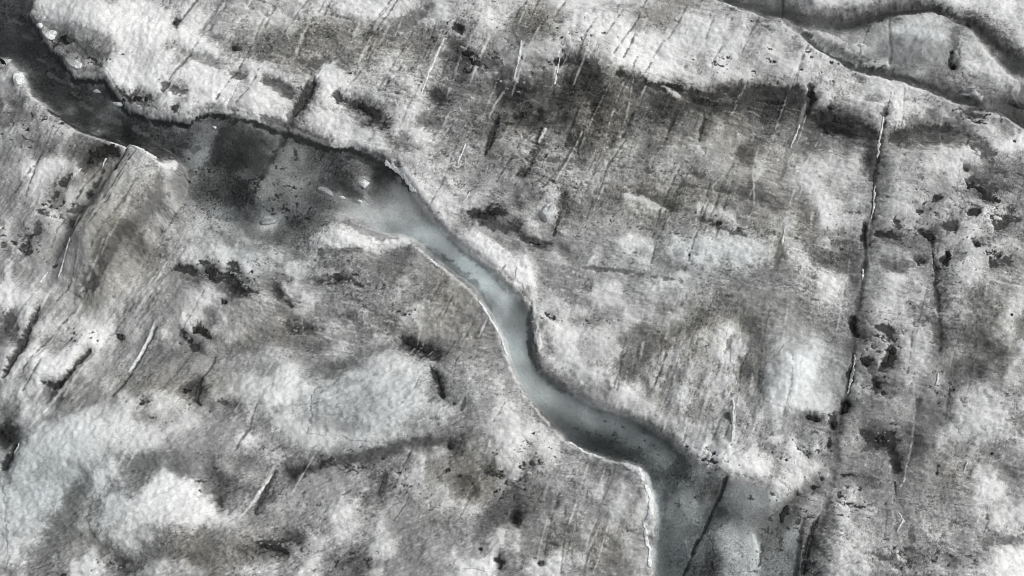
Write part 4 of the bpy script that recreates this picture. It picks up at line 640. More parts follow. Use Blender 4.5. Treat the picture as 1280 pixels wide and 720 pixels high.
# silt band and upper right arms
stroke(46, 3.5, [(690,86),(712,86),(728,92),(748,100)], 2, .9, 3)
stroke(50, 4, [(772,100),(790,104),(808,112),(830,118)], 2, .85, 3)
stroke(52, 4, [(862,118),(890,120),(905,114),(930,112),(960,113),(990,114),(1008,120)], 3.4, .65, 4.5)
stroke(58, 4.9, [(896,120),(930,120),(965,122),(1000,126)], 3, .8, 4)
stroke(46, 4.9, [(1020,146),(1045,154),(1075,160),(1096,174)], 3, .9, 4); stroke(50, 4.5, [(1112,176),(1130,164),(1155,158),(1185,160),(1208,172)], 3, .6, 5)
stroke(60, 4.9, [(905,3),(945,20),(985,28),(1030,32),(1070,28),(1105,22)], 6, .7, 3)
stroke(50, 4.9, [(1110,18),(1150,13),(1182,22),(1208,38),(1232,56),(1262,76),(1285,90)], 5, .85, 3)
stroke(62, 4.5, [(1000,50),(1040,74),(1090,94),(1140,106),(1200,128),(1250,146)], 3, .75, 2.5)
for pts in ([(650,120),(700,128),(760,132)],[(690,150),(740,152),(790,148)],[(800,130),(860,136),(930,138)],[(840,230),(900,240),(960,252)],[(760,206),(820,214),(880,222)],[(640,196),(690,200),(730,198)],[(720,330),(790,338),(850,352)]):
    stroke(70, 2.0, pts, 2, .55, 4)
# crisp waterline of the upper bank, upper left channel and pool
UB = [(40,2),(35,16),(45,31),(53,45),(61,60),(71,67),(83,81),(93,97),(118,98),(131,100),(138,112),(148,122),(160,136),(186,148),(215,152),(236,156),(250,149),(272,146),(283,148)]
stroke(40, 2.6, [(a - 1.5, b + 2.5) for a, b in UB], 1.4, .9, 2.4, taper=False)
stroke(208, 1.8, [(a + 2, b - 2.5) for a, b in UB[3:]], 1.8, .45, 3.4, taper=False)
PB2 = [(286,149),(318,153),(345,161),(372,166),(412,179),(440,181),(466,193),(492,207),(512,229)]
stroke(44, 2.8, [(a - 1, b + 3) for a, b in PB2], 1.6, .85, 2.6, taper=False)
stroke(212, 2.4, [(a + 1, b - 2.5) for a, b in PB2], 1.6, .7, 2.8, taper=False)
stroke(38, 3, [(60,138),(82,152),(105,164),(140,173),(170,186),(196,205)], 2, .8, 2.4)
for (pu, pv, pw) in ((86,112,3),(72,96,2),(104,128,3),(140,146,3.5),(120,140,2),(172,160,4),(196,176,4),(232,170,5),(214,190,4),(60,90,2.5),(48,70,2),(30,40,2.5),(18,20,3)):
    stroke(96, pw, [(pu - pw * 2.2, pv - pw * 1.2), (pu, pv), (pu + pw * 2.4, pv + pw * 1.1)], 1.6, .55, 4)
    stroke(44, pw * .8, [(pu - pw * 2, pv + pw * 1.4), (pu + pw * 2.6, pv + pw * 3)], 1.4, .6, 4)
# dark pool: slab edge, cracks and pale bed
stroke(150, 8.9, [(262,158),(252,172),(242,190),(232,206)], 6, .55, 3)
stroke(56, 6, [(290,160),(276,176),(262,196),(246,212)], 5, .8, 3)
stroke(50, 7, [(330,150),(352,158),(378,166),(410,178)], 4, .7, 3)
stroke(48, 8, [(430,184),(455,194),(480,206),(494,220)], 6, .8, 3)
stroke(46, 2.5, [(366,180),(369,192),(366,196)], 2, .8, 1)
stroke(128, 8, [(335,205),(352,214)], 6, .6, 4); stroke(124, 8.9, [(352,232),(375,228)], 6, .6, 4)
stroke(178, 8.5, [(436,262),(458,262),(482,264)], 7, .75, 3)
stroke(170, 5, [(500,256),(512,266),(524,268)], 4, .7, 4)
stroke(92, 2, [(553,312),(556,318),(566,320)], 2, .6, 1)
stroke(74, 4, [(668,400),(664,420)], 3, .6, 2)
# long faint parallel scratches in the ice
rq = random.Random(11)
for (cu, cv, su, sv, n, ang, ln) in ((330,60,180,60,22,122,70),(640,120,160,110,26,118,80),(860,180,160,120,24,112,80),(110,330,110,140,22,124,110),(1080,330,160,200,16,98,90),(860,470,90,90,18,108,60),(560,400,90,60,10,118,50),
        (420,560,260,110,14,120,60),(730,640,70,70,12,106,80),(1150,620,120,80,8,100,60),(800,60,150,50,12,116,60)):
    for k in range(int(n * 1.5)):
        a0 = math.radians(ang + rq.gauss(0, 4)); L0 = ln * rq.uniform(.4, 1.3)
        u0 = cu + rq.uniform(-su, su); v0 = cv + rq.uniform(-sv, sv); dx, dy = math.cos(a0) * L0 / 2, math.sin(a0) * L0 / 2
        bend = rq.gauss(0, 2.5)
        stroke(205 if k % 2 else 62, rq.uniform(.5, 1.0), [(u0 - dx, v0 - dy), (u0 + bend, v0 + bend * .3), (u0 + dx, v0 + dy)], 1.6, rq.uniform(.3, .6), 1.2, seed=k % 5, dry=True)
# crisp bank rims
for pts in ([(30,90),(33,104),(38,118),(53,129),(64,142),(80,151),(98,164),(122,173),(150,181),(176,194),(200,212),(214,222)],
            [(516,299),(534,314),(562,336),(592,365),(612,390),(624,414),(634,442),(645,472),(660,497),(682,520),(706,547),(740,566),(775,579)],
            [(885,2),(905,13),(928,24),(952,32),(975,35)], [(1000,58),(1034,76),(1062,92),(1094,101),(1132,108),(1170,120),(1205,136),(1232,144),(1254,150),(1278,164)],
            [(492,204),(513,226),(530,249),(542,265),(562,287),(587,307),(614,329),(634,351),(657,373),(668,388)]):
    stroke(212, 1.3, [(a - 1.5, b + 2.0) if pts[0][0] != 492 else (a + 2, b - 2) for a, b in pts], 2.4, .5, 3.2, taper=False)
# clusters of crumbled silt: many small ragged dark flecks
fleck_n = fbm(UU, VV, 5.5, 4, 14, math.radians(15), 1.5, .75)
flake_n = fbm(UU, VV, 5.0, 4, 24, math.radians(15), 1.6, .75)
for (pu, pv, ru, rv, k) in ((76,54,18,9,1),(128,80,26,9,.9),(166,124,20,7,1),(110,78,16,8,.8),(66,148,40,22,.9),(30,160,26,20,.8),(600,78,36,24,.9),(560,100,26,16,.7),(640,112,22,12,.8),
    (700,84,22,9,.7),(905,88,36,14,.6),(1220,150,38,16,1),(1245,160,30,14,.8),(282,338,30,16,1),(236,412,22,16,1),(300,365,26,10,.7),(1150,280,20,26,.8),(1225,275,38,30,.8),(1245,325,24,14,.9),
    (1098,440,26,32,.9),(1088,485,20,14,.9),(1095,550,34,14,.9),(1060,625,44,18,.8),(655,585,20,38,.8),(622,600,24,30,.7),(345,680,32,14,1),(445,700,34,14,.8),(82,420,24,12,.8),(24,296,22,16,1),
    (70,258,22,16,.9),(420,346,40,10,.9),(372,402,26,20,.7),(668,200,22,26,.8),(690,232,30,14,.7),(765,280,22,10,.7),(905,280,40,12,.9),(1010,690,16,44,.9),(300,225,60,40,.8),(350,250,40,30,.7),
    (270,205,40,26,.6),(975,665,34,52,.75),(880,590,30,26,.9),(745,550,50,20,.9),(860,640,30,50,.5),(1000,32,26,8,.9),(1060,30,30,8,.9),(1140,15,28,6,.7),(690,395,24,8,.8),
    (735,400,22,8,.7),(500,390,16,8,.6),(1180,340,22,16,.6),(1005,570,40,16,.6),(250,515,18,8,.7),(180,505,16,8,.8),(200,525,22,8,.6),(265,580,14,30,.6),(590,590,30,20,.6),(420,580,60,14,.8),(1180,485,26,20,.6),
    (500,600,24,22,.6),(1050,300,28,22,.5),(1180,690,40,14,.8),(1130,700,26,12,.8),(140,706,22,10,.8),(1030,90,50,14,.5),(960,90,24,20,.6),(700,60,60,20,.4),(560,50,30,10,.7)):
    g = np.exp(-(((UU - pu) / ru) ** 2 + ((VV - pv) / rv) ** 2)) * k
    m = sstep(.0, .07, fleck_n - (.52 - .44 * g)) * (g > .04)
    T = T * (1 - .85 * m) + .85 * m * 46
    m2 = sstep(.0, .08, flake_n - (.70 - .46 * g)) * (g > .04) * land
    T = T * (1 - .5 * m2) + .5 * m2 * 205
# bed texture of the dark upper reach
T = T + sstep(2, -4, SD_MAIN) * upl * (20 * fbm(UU, VV, 16, 5, 17, math.radians(38), 2.2, .7) + 8)
T = T + .5 * (T - blur(T, 1)) * (1 - .8 * wat)
T = np.clip(T, 14, 300); T = np.where(T > 195, 190 + 32 * np.tanh((T - 190) / 32), T)
TBLUR = blur(T, 2)

# ------------------------------------------------------------------ final height raster (metres)
ridge = np.zeros_like(T)
sl, d, al = poly_dist([(190,222),(168,252),(140,290),(112,335),(84,372)], 60)
ridge[sl] = 1.4 * np.sqrt(np.clip(1 - (d / 42) ** 2, 0, 1)) * sstep(1.0, 0.5, al)
for (pu, pv, ru, rv, hh) in ((450,500,110,48,.35),(200,650,90,55,.3),(90,580,130,60,.3),(1165,65,60,40,.35),(985,480,45,60,.25),(1240,520,60,60,.25),(1130,230,60,60,.2),(300,650,40,40,.1),(445,215,30,16,.12)):
    q = ((UU - pu) / ru) ** 2 + ((VV - pv) / rv) ** 2
    ridge += 1.5 * hh * np.exp(-q * 1.6)
dimple = fbm(UU, VV, 9, 3, 55, math.radians(-28), 1.8)
def ridged(sc, sd, st):
    return .35 - np.abs(oriented(sc, 4, sd, st, .6)) * 1.6
RELIEF = .13 * ridged(46, 24, 2.4) + .06 * ridged(17, 44, 2.6) + .08 * oriented(30, 4, 12, 2.2, .6)
HR = HL + ridge - CARVE - CRK + land * (RELIEF * (1 - .6 * calm) + (.032 + .03 * calm) * dimple + 0.0016 * (TBLUR - blur(T, 14))) + 0.04 * fbm(UU, VV, 5, 2, 80) * (0.3 + 0.7 * land)
lip = np.exp(-((np.minimum(np.minimum(SD_MAIN, SD_UPN), SD_UPS) - 4) / 6.0) ** 2)
HR += 0.04 * lip * (1 - fade)

def reflect(a, lo, hi):
    p = hi - lo
    r = np.mod(a - lo, 2 * p)
    return lo + np.where(r > p, 2 * p - r, r)

def ras(A, x, y):
    u, v = ground_to_px(x, y)
    u = reflect(u, -M + 2, 1280 + M - 3); v = reflect(v, -M + 2, 720 + M - 3)
    return sample_bilinear(A, u + M - 0.5, v + M - 0.5)

def ground_z(x, y):
    return ras(HR, np.asarray(x, float), np.asarray(y, float))

# silt tint and meltwater blue
SILT = np.zeros_like(T); BLUE = np.zeros_like(T)
for (pu, pv, ru, rv, a) in ((135,290,70,100,.8),(430,55,120,38,.9),(800,150,190,55,1.0),(930,200,120,60,.6),(890,440,110,60,.9),(990,280,60,60,.8),(560,385,70,60,.9),(580,595,60,45,1.),
        (110,670,40,40,.7),(265,690,60,30,.8),(740,690,60,40,.8),(330,400,45,30,.9),(660,30,60,45,.7),(830,20,70,30,.6),(1250,400,50,70,.6),(1150,175,70,30,.5),(230,490,60,30,.8),(840,240,150,50,.6),(120,480,50,25,.6),(1210,580,40,30,.5),(330,385,40,30,.6),(650,640,30,30,.5)):
    SILT = np.maximum(SILT, a * np.exp(-(((UU - pu) / ru) ** 2 + ((VV - pv) / rv) ** 2)))
SILT *= .75 * land * np.clip(0.75 + 0.9 * fbm(UU, VV, 40, 3, 90), 0, 1.3)
BLUE = sstep(2, -8, SD_MAIN) * (0.06 + 0.62 * mid * sstep(255, 285, VV) * (1 - .5 * low) + .4 * low)
for (pu, pv, ru, rv, a) in ((1130,60,60,30,.25),(60,600,120,80,.5),(450,500,110,50,.4),(300,300,60,60,.3),(880,320,80,40,.3),(1000,470,60,60,.3)):
    BLUE = np.maximum(BLUE, a * np.exp(-(((UU - pu) / ru) ** 2 + ((VV - pv) / rv) ** 2)))

# ------------------------------------------------------------------ scene, materials
scene = bpy.context.scene
COL = scene.collection

def newmat(name):
    m = bpy.data.materials.new(name); m.use_nodes = True
    nt = m.node_tree; nt.nodes.clear()
    out = nt.nodes.new('ShaderNodeOutputMaterial')
    return m, nt, out
def node(nt, kind, **kw):
    n = nt.nodes.new(kind)
    for k, v in kw.items(): setattr(n, k, v)
    return n
def link(nt, a, b): nt.links.new(a, b)

def noise_node(nt, scale, detail=4, rough=.6):
    tc = node(nt, 'ShaderNodeTexCoord')
    n = node(nt, 'ShaderNodeTexNoise'); n.inputs['Scale'].default_value = scale
    n.inputs['Detail'].default_value = detail; n.inputs['Roughness'].default_value = rough
    link(nt, tc.outputs['Object'], n.inputs['Vector']); return n

def ice_material():
    m, nt, out = newmat('glacier_ice_dirt_shade')
    b = node(nt, 'ShaderNodeBsdfPrincipled')
    at = node(nt, 'ShaderNodeAttribute', attribute_name='albedo')  # ice tone: mostly dirt, with the painted bank shade
    wet = node(nt, 'ShaderNodeAttribute', attribute_name='wet')
    n1 = noise_node(nt, 4.0, 6, .8); n2 = noise_node(nt, 14.0, 3, .8)
    r1 = node(nt, 'ShaderNodeMapRange'); r1.inputs['From Min'].default_value = .25; r1.inputs['From Max'].default_value = .75
    r1.inputs['To Min'].default_value = .9; r1.inputs['To Max'].default_value = 1.08
    r2 = node(nt, 'ShaderNodeMapRange'); r2.inputs['From Min'].default_value = .25; r2.inputs['From Max'].default_value = .75
    r2.inputs['To Min'].default_value = .80; r2.inputs['To Max'].default_value = 1.19
    link(nt, n1.outputs['Fac'], r1.inputs['Value']); link(nt, n2.outputs['Fac'], r2.inputs['Value'])
    mu = node(nt, 'ShaderNodeMath', operation='MULTIPLY'); link(nt, r1.outputs[0], mu.inputs[0]); link(nt, r2.outputs[0], mu.inputs[1])
    vm = node(nt, 'ShaderNodeVectorMath', operation='SCALE')
    link(nt, at.outputs['Color'], vm.inputs[0]); link(nt, mu.outputs[0], vm.inputs['Scale'])
    link(nt, vm.outputs[0], b.inputs['Base Color'])
    rr = node(nt, 'ShaderNodeMapRange'); rr.inputs['To Min'].default_value = .75; rr.inputs['To Max'].default_value = .35
    link(nt, wet.outputs['Fac'], rr.inputs['Value']); link(nt, rr.outputs[0], b.inputs['Roughness'])
    b.inputs['Specular IOR Level'].default_value = .12
    bp = node(nt, 'ShaderNodeBump'); bp.inputs['Strength'].default_value = .55; bp.inputs['Distance'].default_value = .05
    link(nt, mu.outputs[0], bp.inputs['Height']); link(nt, bp.outputs[0], b.inputs['Normal'])
    link(nt, b.outputs[0], out.inputs['Surface'])
    return m

def solid_material(name, c0, c1, scale, rough=.7, spec=.25, bump=.4):
    m, nt, out = newmat(name)
    b = node(nt, 'ShaderNodeBsdfPrincipled')
    n = noise_node(nt, scale, 5, .68)
    r = node(nt, 'ShaderNodeValToRGB')
    r.color_ramp.elements[0].position = .34; r.color_ramp.elements[1].position = .66
    r.color_ramp.elements[0].color = (*c0, 1); r.color_ramp.elements[1].color = (*c1, 1)
    link(nt, n.outputs['Fac'], r.inputs['Fac']); link(nt, r.outputs['Color'], b.inputs['Base Color'])
    b.inputs['Roughness'].default_value = rough; b.inputs['Specular IOR Level'].default_value = spec
    bp = node(nt, 'ShaderNodeBump'); bp.inputs['Strength'].default_value = bump; bp.inputs['Distance'].default_value = .04
    link(nt, n.outputs['Fac'], bp.inputs['Height']); link(nt, bp.outputs[0], b.inputs['Normal'])
    link(nt, b.outputs[0], out.inputs['Surface'])
    return m

def water_material():
    m, nt, out = newmat('clear_meltwater')
    tr = node(nt, 'ShaderNodeBsdfTransparent'); tr.inputs['Color'].default_value = (.95, .965, .965, 1)
    gl = node(nt, 'ShaderNodeBsdfGlossy'); gl.inputs['Roughness'].default_value = .1
    fr = node(nt, 'ShaderNodeFresnel'); fr.inputs['IOR'].default_value = 1.33
    n = noise_node(nt, 2.6, 4, .6)
    bp = node(nt, 'ShaderNodeBump'); bp.inputs['Strength'].default_value = .25; bp.inputs['Distance'].default_value = .05
    link(nt, n.outputs['Fac'], bp.inputs['Height']); link(nt, bp.outputs[0], gl.inputs['Normal']); link(nt, bp.outputs[0], fr.inputs['Normal'])
    mx = node(nt, 'ShaderNodeMixShader')
    fs = node(nt, 'ShaderNodeMath', operation='MULTIPLY'); fs.inputs[1].default_value = .5
    link(nt, fr.outputs[0], fs.inputs[0]); link(nt, fs.outputs[0], mx.inputs[0]); link(nt, tr.outputs[0], mx.inputs[1]); link(nt, gl.outputs[0], mx.inputs[2])
    link(nt, mx.outputs[0], out.inputs['Surface'])
    return m

MAT_ICE = ice_material()
MAT_WATER = water_material()
MAT_CRUST = solid_material('white_ice_crust', (.36, .37, .37), (.74, .755, .755), 9, .7, .3)
MAT_BLOCK = solid_material('pale_ice_block', (.22, .225, .22), (.58, .595, .595), 6, .55, .35)
MAT_WETBLOCK = solid_material('grey_wet_ice', (.10, .105, .105), (.34, .35, .35), 5, .4, .4)
MAT_STONE = solid_material('dark_stone', (.008, .008, .008), (.05, .05, .048), 11, .75, .25)
MAT_SILT = solid_material('black_silt', (.006, .006, .006), (.038, .037, .036), 14, .9, .04, .7)

MAT_GRIT = solid_material('dark_grit', (.012, .012, .012), (.10, .10, .098), 12, .9, .05, .6)

def set_kind(o, kind): o['kind'] = kind
def tag(o, label, cat, group=None):
    o['label'] = label; o['category'] = cat
    if group: o['group'] = group

def mesh_from_arrays(name, co, quads):
    me = bpy.data.meshes.new(name)
    n = len(co); f = len(quads)
    me.vertices.add(n); me.vertices.foreach_set('co', np.asarray(co, np.float32).ravel())
    me.loops.add(f * 4); me.loops.foreach_set('vertex_index', np.asarray(quads, np.int32).ravel())
    me.polygons.add(f); me.polygons.foreach_set('loop_start', np.arange(0, f * 4, 4, dtype=np.int32))
    try: me.polygons.foreach_set('loop_total', np.full(f, 4, np.int32))
    except Exception: pass
    me.update(calc_edges=True)
    me.polygons.foreach_set('use_smooth', np.ones(f, bool))
    return me

def srgb2lin(c):
    c = np.clip(c, 0, 255) / 255
    return np.where(c <= .04045, c / 12.92, ((c + .055) / 1.055) ** 2.4)

# ------------------------------------------------------------------ the glacier sheet
def axis(lo, hi, step, far):
    a = list(np.arange(lo, hi + step / 2, step))
    d = step; x = a[-1]
    while x < far: d *= 1.07; x += d; a.append(x)
    d = step; x = a[0]; pre = []
    while x > -far: d *= 1.07; x -= d; pre.append(x)
    return np.array(pre[::-1] + a)
XS = axis(-28.5, 28.5, 0.038, 260)
YS = axis(4.8, 37.2, 0.038, 260)
GX, GY = np.meshgrid(XS, YS)
GZ = ground_z(GX, GY)
lin = srgb2lin(ras(T, GX, GY)) * 1.0
si = ras(SILT, GX, GY); bl = ras(BLUE, GX, GY)
midtone = np.clip(1 - np.abs(lin - .2) / .35, 0, 1)
cr = lin * (1.0 + .06 * si * midtone - .09 * bl)
cg = lin * (1.008 + .012 * si * midtone + .015 * bl)
cb = lin * (.995 - .14 * si * midtone + .035 * bl)
nx_, ny_ = len(XS), len(YS)
idx = np.arange(nx_ * ny_).reshape(ny_, nx_)
quads = np.stack([idx[:-1, :-1], idx[:-1, 1:], idx[1:, 1:], idx[1:, :-1]], -1).reshape(-1, 4)
me = mesh_from_arrays('glacier_ice', np.stack([GX, GY, GZ], -1).reshape(-1, 3), quads)
a = me.attributes.new('albedo', 'FLOAT_COLOR', 'POINT')
a.data.foreach_set('color', np.stack([cr, cg, cb, np.ones_like(cr)], -1).astype(np.float32).clip(0.004, .86).ravel())
w = me.attributes.new('wet', 'FLOAT', 'POINT')
w.data.foreach_set('value', ras(1 - land, GX, GY).astype(np.float32).ravel())
me.materials.append(MAT_ICE)
ground = bpy.data.objects.new('ground', me); COL.objects.link(ground); set_kind(ground, 'structure')

# ------------------------------------------------------------------ patches of snow, ice and silt lying on the sheet
def surface_patch(name, pts, rag, lift, seed, top=None):
    """a skin of the ice on the sheet's own lattice, ragged outline, skirt closed into the sheet"""
    P = np.array(pts, float); gx, gy = px_to_ground(P[:, 0], P[:, 1])
    i0, i1 = np.searchsorted(XS, gx.min() - .5), np.searchsorted(XS, gx.max() + .5)
    j0, j1 = np.searchsorted(YS, gy.min() - .5), np.searchsorted(YS, gy.max() + .5)
    sl = (slice(j0, j1), slice(i0, i1))
    X, Y, Z = GX[sl], GY[sl], GZ[sl]
    u, v = ground_to_px(X, Y)
    d = np.full(u.shape, 1e9)
    for k in range(len(P)):
        a, b = P[k], P[(k + 1) % len(P)]; e = b - a
        t = np.clip(((u - a[0]) * e[0] + (v - a[1]) * e[1]) / (e @ e), 0, 1)
        d = np.minimum(d, np.hypot(u - a[0] - t * e[0], v - a[1] - t * e[1]))
    d = np.where(inside(pts, u, v), d, -d) + rag * 2 * fbm(u, v, 11, 5, 20 + seed, .2, 1.5, .7)
    ok = d > 0
    z = Z + .008 + lift * np.clip(d / 14, 0, 1)
    o = grid_patch(name, X, Y, z, ok, MAT_ICE, Z - .03, True, (cr[sl], cg[sl], cb[sl]))
    return o

PATCHES = [
 ('snow_patch', [(120,615),(160,592),(205,588),(245,600),(268,640),(262,660),(215,675),(160,692),(125,682),(105,650)], 5, .05, "large bright snow patch at lower left under the grey smooth ice", "snow patch"),
 ('snow_patch', [(42,470),(30,455),(60,427),(100,405),(138,412),(118,425),(100,440),(86,464),(70,474)], 3, .05, "rounded white snow lobe above the black silt crescent", "snow patch"),
 ('snow_patch', [(392,306),(398,291),(420,279),(465,291),(512,298),(480,304),(440,311)], 3, .04, "white snow tongue between the grey pool and brown ice", "snow patch"),
 ('snow_patch', [(690,72),(760,40),(850,44),(900,22),(960,44),(1010,62),(1000,98),(950,108),(880,113),(820,104),(760,95),(715,82)], 5, .04, "broad bright snow field above the dark silt band", "snow patch"),
 ('snow_patch', [(58,30),(48,4),(130,8),(230,44),(270,62),(300,104),(288,142),(240,150),(185,138),(150,112),(118,80)], 5, .05, "broad white snow slope above the upper left channel", "snow patch"),
 ('snow_patch', [(640,328),(664,332),(672,352),(678,378),(700,396),(690,430),(674,420),(664,380),(645,352)], 4, .03, "white snow strip along the right bank of the stream bend", "snow patch"),
 ('snow_patch', [(870,574),(905,572),(960,560),(1000,560),(1018,590),(1000,618),(950,604),(905,600)], 4, .03, "white snow apron above the wet grey trough at the lower right", "snow patch"),
 ('snow_patch', [(984,428),(1012,440),(1012,500),(985,520),(950,506),(944,470)], 4, .03, "pale snow patch left of the long dark fracture", "snow patch"),
 ('snow_patch', [(1190,484),(1230,478),(1258,500),(1276,540),(1200,546),(1180,520)], 4, .03, "pale snow lobe on grey ice right of the second fracture", "snow patch"),
 ('snow_patch', [(598,700),(612,690),(626,672),(636,676),(622,700),(620,716),(560,714),(570,700)], 3, .03, "small white snow patch at the bottom centre beside dark silt", "snow patch"),
 ('ice_mound', [(386,540),(392,485),(440,452),(530,446),(545,468),(554,510),(540,542),(470,556)], 4, .05, "smooth pale ice mound with black silt on its right flank", "ice mound"),
 ('ice_mound', [(0,590),(40,545),(90,520),(150,530),(170,575),(110,600),(70,640),(40,690),(2,712)], 5, .05, "long smooth bluish ice mound at the left edge", "ice mound"),
 ('ice_mound', [(1086,36),(1110,28),(1140,26),(1172,36),(1186,58),(1184,92),(1140,90),(1095,86),(1070,72)], 2, .05, "smooth grey ice hump between the arms of the upper right stream", "ice mound"),
 ('ice_mound', [(1194,64),(1215,60),(1240,82),(1266,110),(1240,120),(1204,110),(1192,88)], 3, .05, "white wedge of ice beside the right arm of the upper stream", "ice mound"),
 ('ice_mound', [(884,664),(905,657),(932,662),(948,688),(944,716),(890,716)], 3, .05, "rounded pale ice mound in the wet trough at the bottom right", "ice mound"),
 ('ice_slab', [(302,109),(344,119),(376,140),(355,158),(318,151),(286,145)], 1.5, .06, "angular pale ice slab beside the dark wedge crack", "ice slab"),
 ('ice_ridge', [(170,197),(198,214),(206,248),(182,286),(142,328),(100,370),(84,360),(112,300),(142,240)], 2.5, .06, "rounded brown ice ridge below the upper left channel", "ice ridge"),
]
SILT_COVER = [
 ([(640,104),(700,88),(740,102),(800,112),(880,119),(1004,120),(1006,148),(960,172),(880,150),(800,152),(720,178),(650,190)], 7, 'silt'),
 ([(330,48),(420,38),(480,44),(532,54),(528,78),(440,82),(392,94),(344,80)], 6, 'silt'),
 ([(1202,202),(1276,192),(1276,276),(1224,268),(1192,246)], 6, 'silt'),
 ([(775,470),(780,440),(840,425),(890,395),(930,400),(945,450),(935,500),(915,470),(905,410),(860,430),(800,450)], 5, 'silt'),
]

# ------------------------------------------------------------------ water sheets
HSURF = blur(HL + ridge * 0, 10)
def water(name, pts, sd, level):
    P = np.array(pts); gx, gy = px_to_ground(np.clip(P[:, 0], -M, 1280 + M), np.clip(P[:, 1], -M, 720 + M))
    xs = np.arange(gx.min() - .3, gx.max() + .3, .12); ys = np.arange(gy.min() - .3, gy.max() + .3, .12)
    X, Y = np.meshgrid(xs, ys)
    s = ras(sd, X, Y); z = ras(HSURF - level, X, Y)
    u, v = ground_to_px(X, Y)
    ok = (s < 2.5) & (u > -M + 4) & (u < 1280 + M - 4) & (v > -M + 4) & (v < 720 + M - 4)
    z = z + .012 * fbm(X, Y, .9, 3, 95)
    return grid_patch(name, X, Y, z, ok, MAT_WATER)

def biggest(cell):
    """largest connected piece of a boolean grid, with pinholes kept"""
    lab = np.zeros(cell.shape, np.int32); best = None; bs = 0; k = 0
    H, Wd = cell.shape
    for r0, c0 in zip(*np.nonzero(cell)):
        if lab[r0, c0]: continue
        k += 1; st = [(r0, c0)]; lab[r0, c0] = k; n = 0
        while st:
            r, c = st.pop(); n += 1
            for rr, cc in ((r + 1, c), (r - 1, c), (r, c + 1), (r, c - 1)):
                if 0 <= rr < H and 0 <= cc < Wd and cell[rr, cc] and not lab[rr, cc]:
                    lab[rr, cc] = k; st.append((rr, cc))
        if n > bs: bs, best = n, k
    return lab == best

def grid_patch(name, X, Y, Z, ok, mat, skirt=None, largest=False, rgb=None):
    cell = ok[:-1, :-1] & ok[:-1, 1:] & ok[1:, 1:] & ok[1:, :-1]
    if largest: cell = biggest(cell)
    idx = np.arange(X.size).reshape(X.shape)
    q = np.stack([idx[:-1, :-1], idx[:-1, 1:], idx[1:, 1:], idx[1:, :-1]], -1)[cell]
    if not cell.any(): return None
    used, inv = np.unique(q, return_inverse=True)
    q = inv.reshape(-1, 4)
    co = np.stack([X.ravel()[used], Y.ravel()[used], Z.ravel()[used]], -1)
    if skirt is not None:
        e = np.concatenate([q[:, [0, 1]], q[:, [1, 2]], q[:, [2, 3]], q[:, [3, 0]]])
        key = e[:, 0].astype(np.int64) * (len(co) + 1) + e[:, 1]; rkey = e[:, 1].astype(np.int64) * (len(co) + 1) + e[:, 0]
        be = e[~np.isin(key, rkey)]
        n = len(co); low = co.copy(); low[:, 2] = skirt.ravel()[used]
        co = np.vstack([co, low])
        sq = np.stack([be[:, 1], be[:, 0], be[:, 0] + n, be[:, 1] + n], -1)
        q = np.vstack([q, sq, q[:, ::-1] + n])
    me = mesh_from_arrays(name, co, q)
    if rgb is not None:
        c4 = np.stack([rgb[0].ravel()[used], rgb[1].ravel()[used], rgb[2].ravel()[used], np.ones(len(used))], -1)
        if skirt is not None: c4 = np.vstack([c4, c4])
        a = me.attributes.new('albedo', 'FLOAT_COLOR', 'POINT')
        a.data.foreach_set('color', c4.astype(np.float32).clip(0.004, .86).ravel())
    me.materials.append(mat)
    o = bpy.data.objects.new(name, me); COL.objects.link(o)
    return o

levels = .06 + .04 * mid + .13 * upl
o = water('meltwater_stream', CH_MAIN, SD_MAIN, levels); set_kind(o, 'structure')
o = water('meltwater_stream', CH_UP_N, SD_UPN, .195); set_kind(o, 'structure')
o = water('meltwater_stream', CH_UP_S, SD_UPS, .13); set_kind(o, 'structure')

# ------------------------------------------------------------------ raised strips and patches lying on the ice
def laid_patch(name, pts, width, height, mat, rag=1.0, rs=6, seed=0, step=.035, taper=True, breakup=0.0):
    P = np.array([p[:2] for p in pts], float)
    gx, gy = px_to_ground(P[:, 0], P[:, 1])
    padm = (width + rag * 2 + 3) * .05
    xs = np.arange(gx.min() - padm, gx.max() + padm, step); ys = np.arange(gy.min() - padm, gy.max() + padm, step)
    X, Y = np.meshgrid(xs, ys)
    u, v = ground_to_px(X, Y)
    best = np.full(u.shape, 1e9); al = np.zeros(u.shape)
    if len(P) == 1:
        best = np.hypot(u - P[0, 0], v - P[0, 1]); al[:] = .5
    else:
        L = np.hypot(*(P[1:] - P[:-1]).T); cum = np.concatenate([[0], np.cumsum(L)])
        for i in range(len(P) - 1):
            dd = P[i + 1] - P[i]
            t = np.clip(((u - P[i, 0]) * dd[0] + (v - P[i, 1]) * dd[1]) / (dd @ dd), 0, 1)
            d = np.hypot(u - P[i, 0] - t * dd[0], v - P[i, 1] - t * dd[1])
            m = d < best; best = np.where(m, d, best); al = np.where(m, (cum[i] + t * L[i]) / cum[-1], al)
    n = fbm(u, v, rs, 4, 100 + seed)
    ww = width * ((.4 + .6 * np.sqrt(np.clip(4 * al * (1 - al), 0, 1))) if taper else 1.0)
    f = ww - best + rag * 2 * n
    if breakup: f = f + breakup * fbm(u, v, rs * 1.8, 3, 120 + seed) - breakup * .15
    ok = f > 0
    gz = ground_z(X, Y)
    z = gz + .012 + height * np.sqrt(np.clip(f / max(width, 1), 0, 1)) * (1 + .5 * n)
    return grid_patch(name, X, Y, z, ok, mat, gz - .05, True)

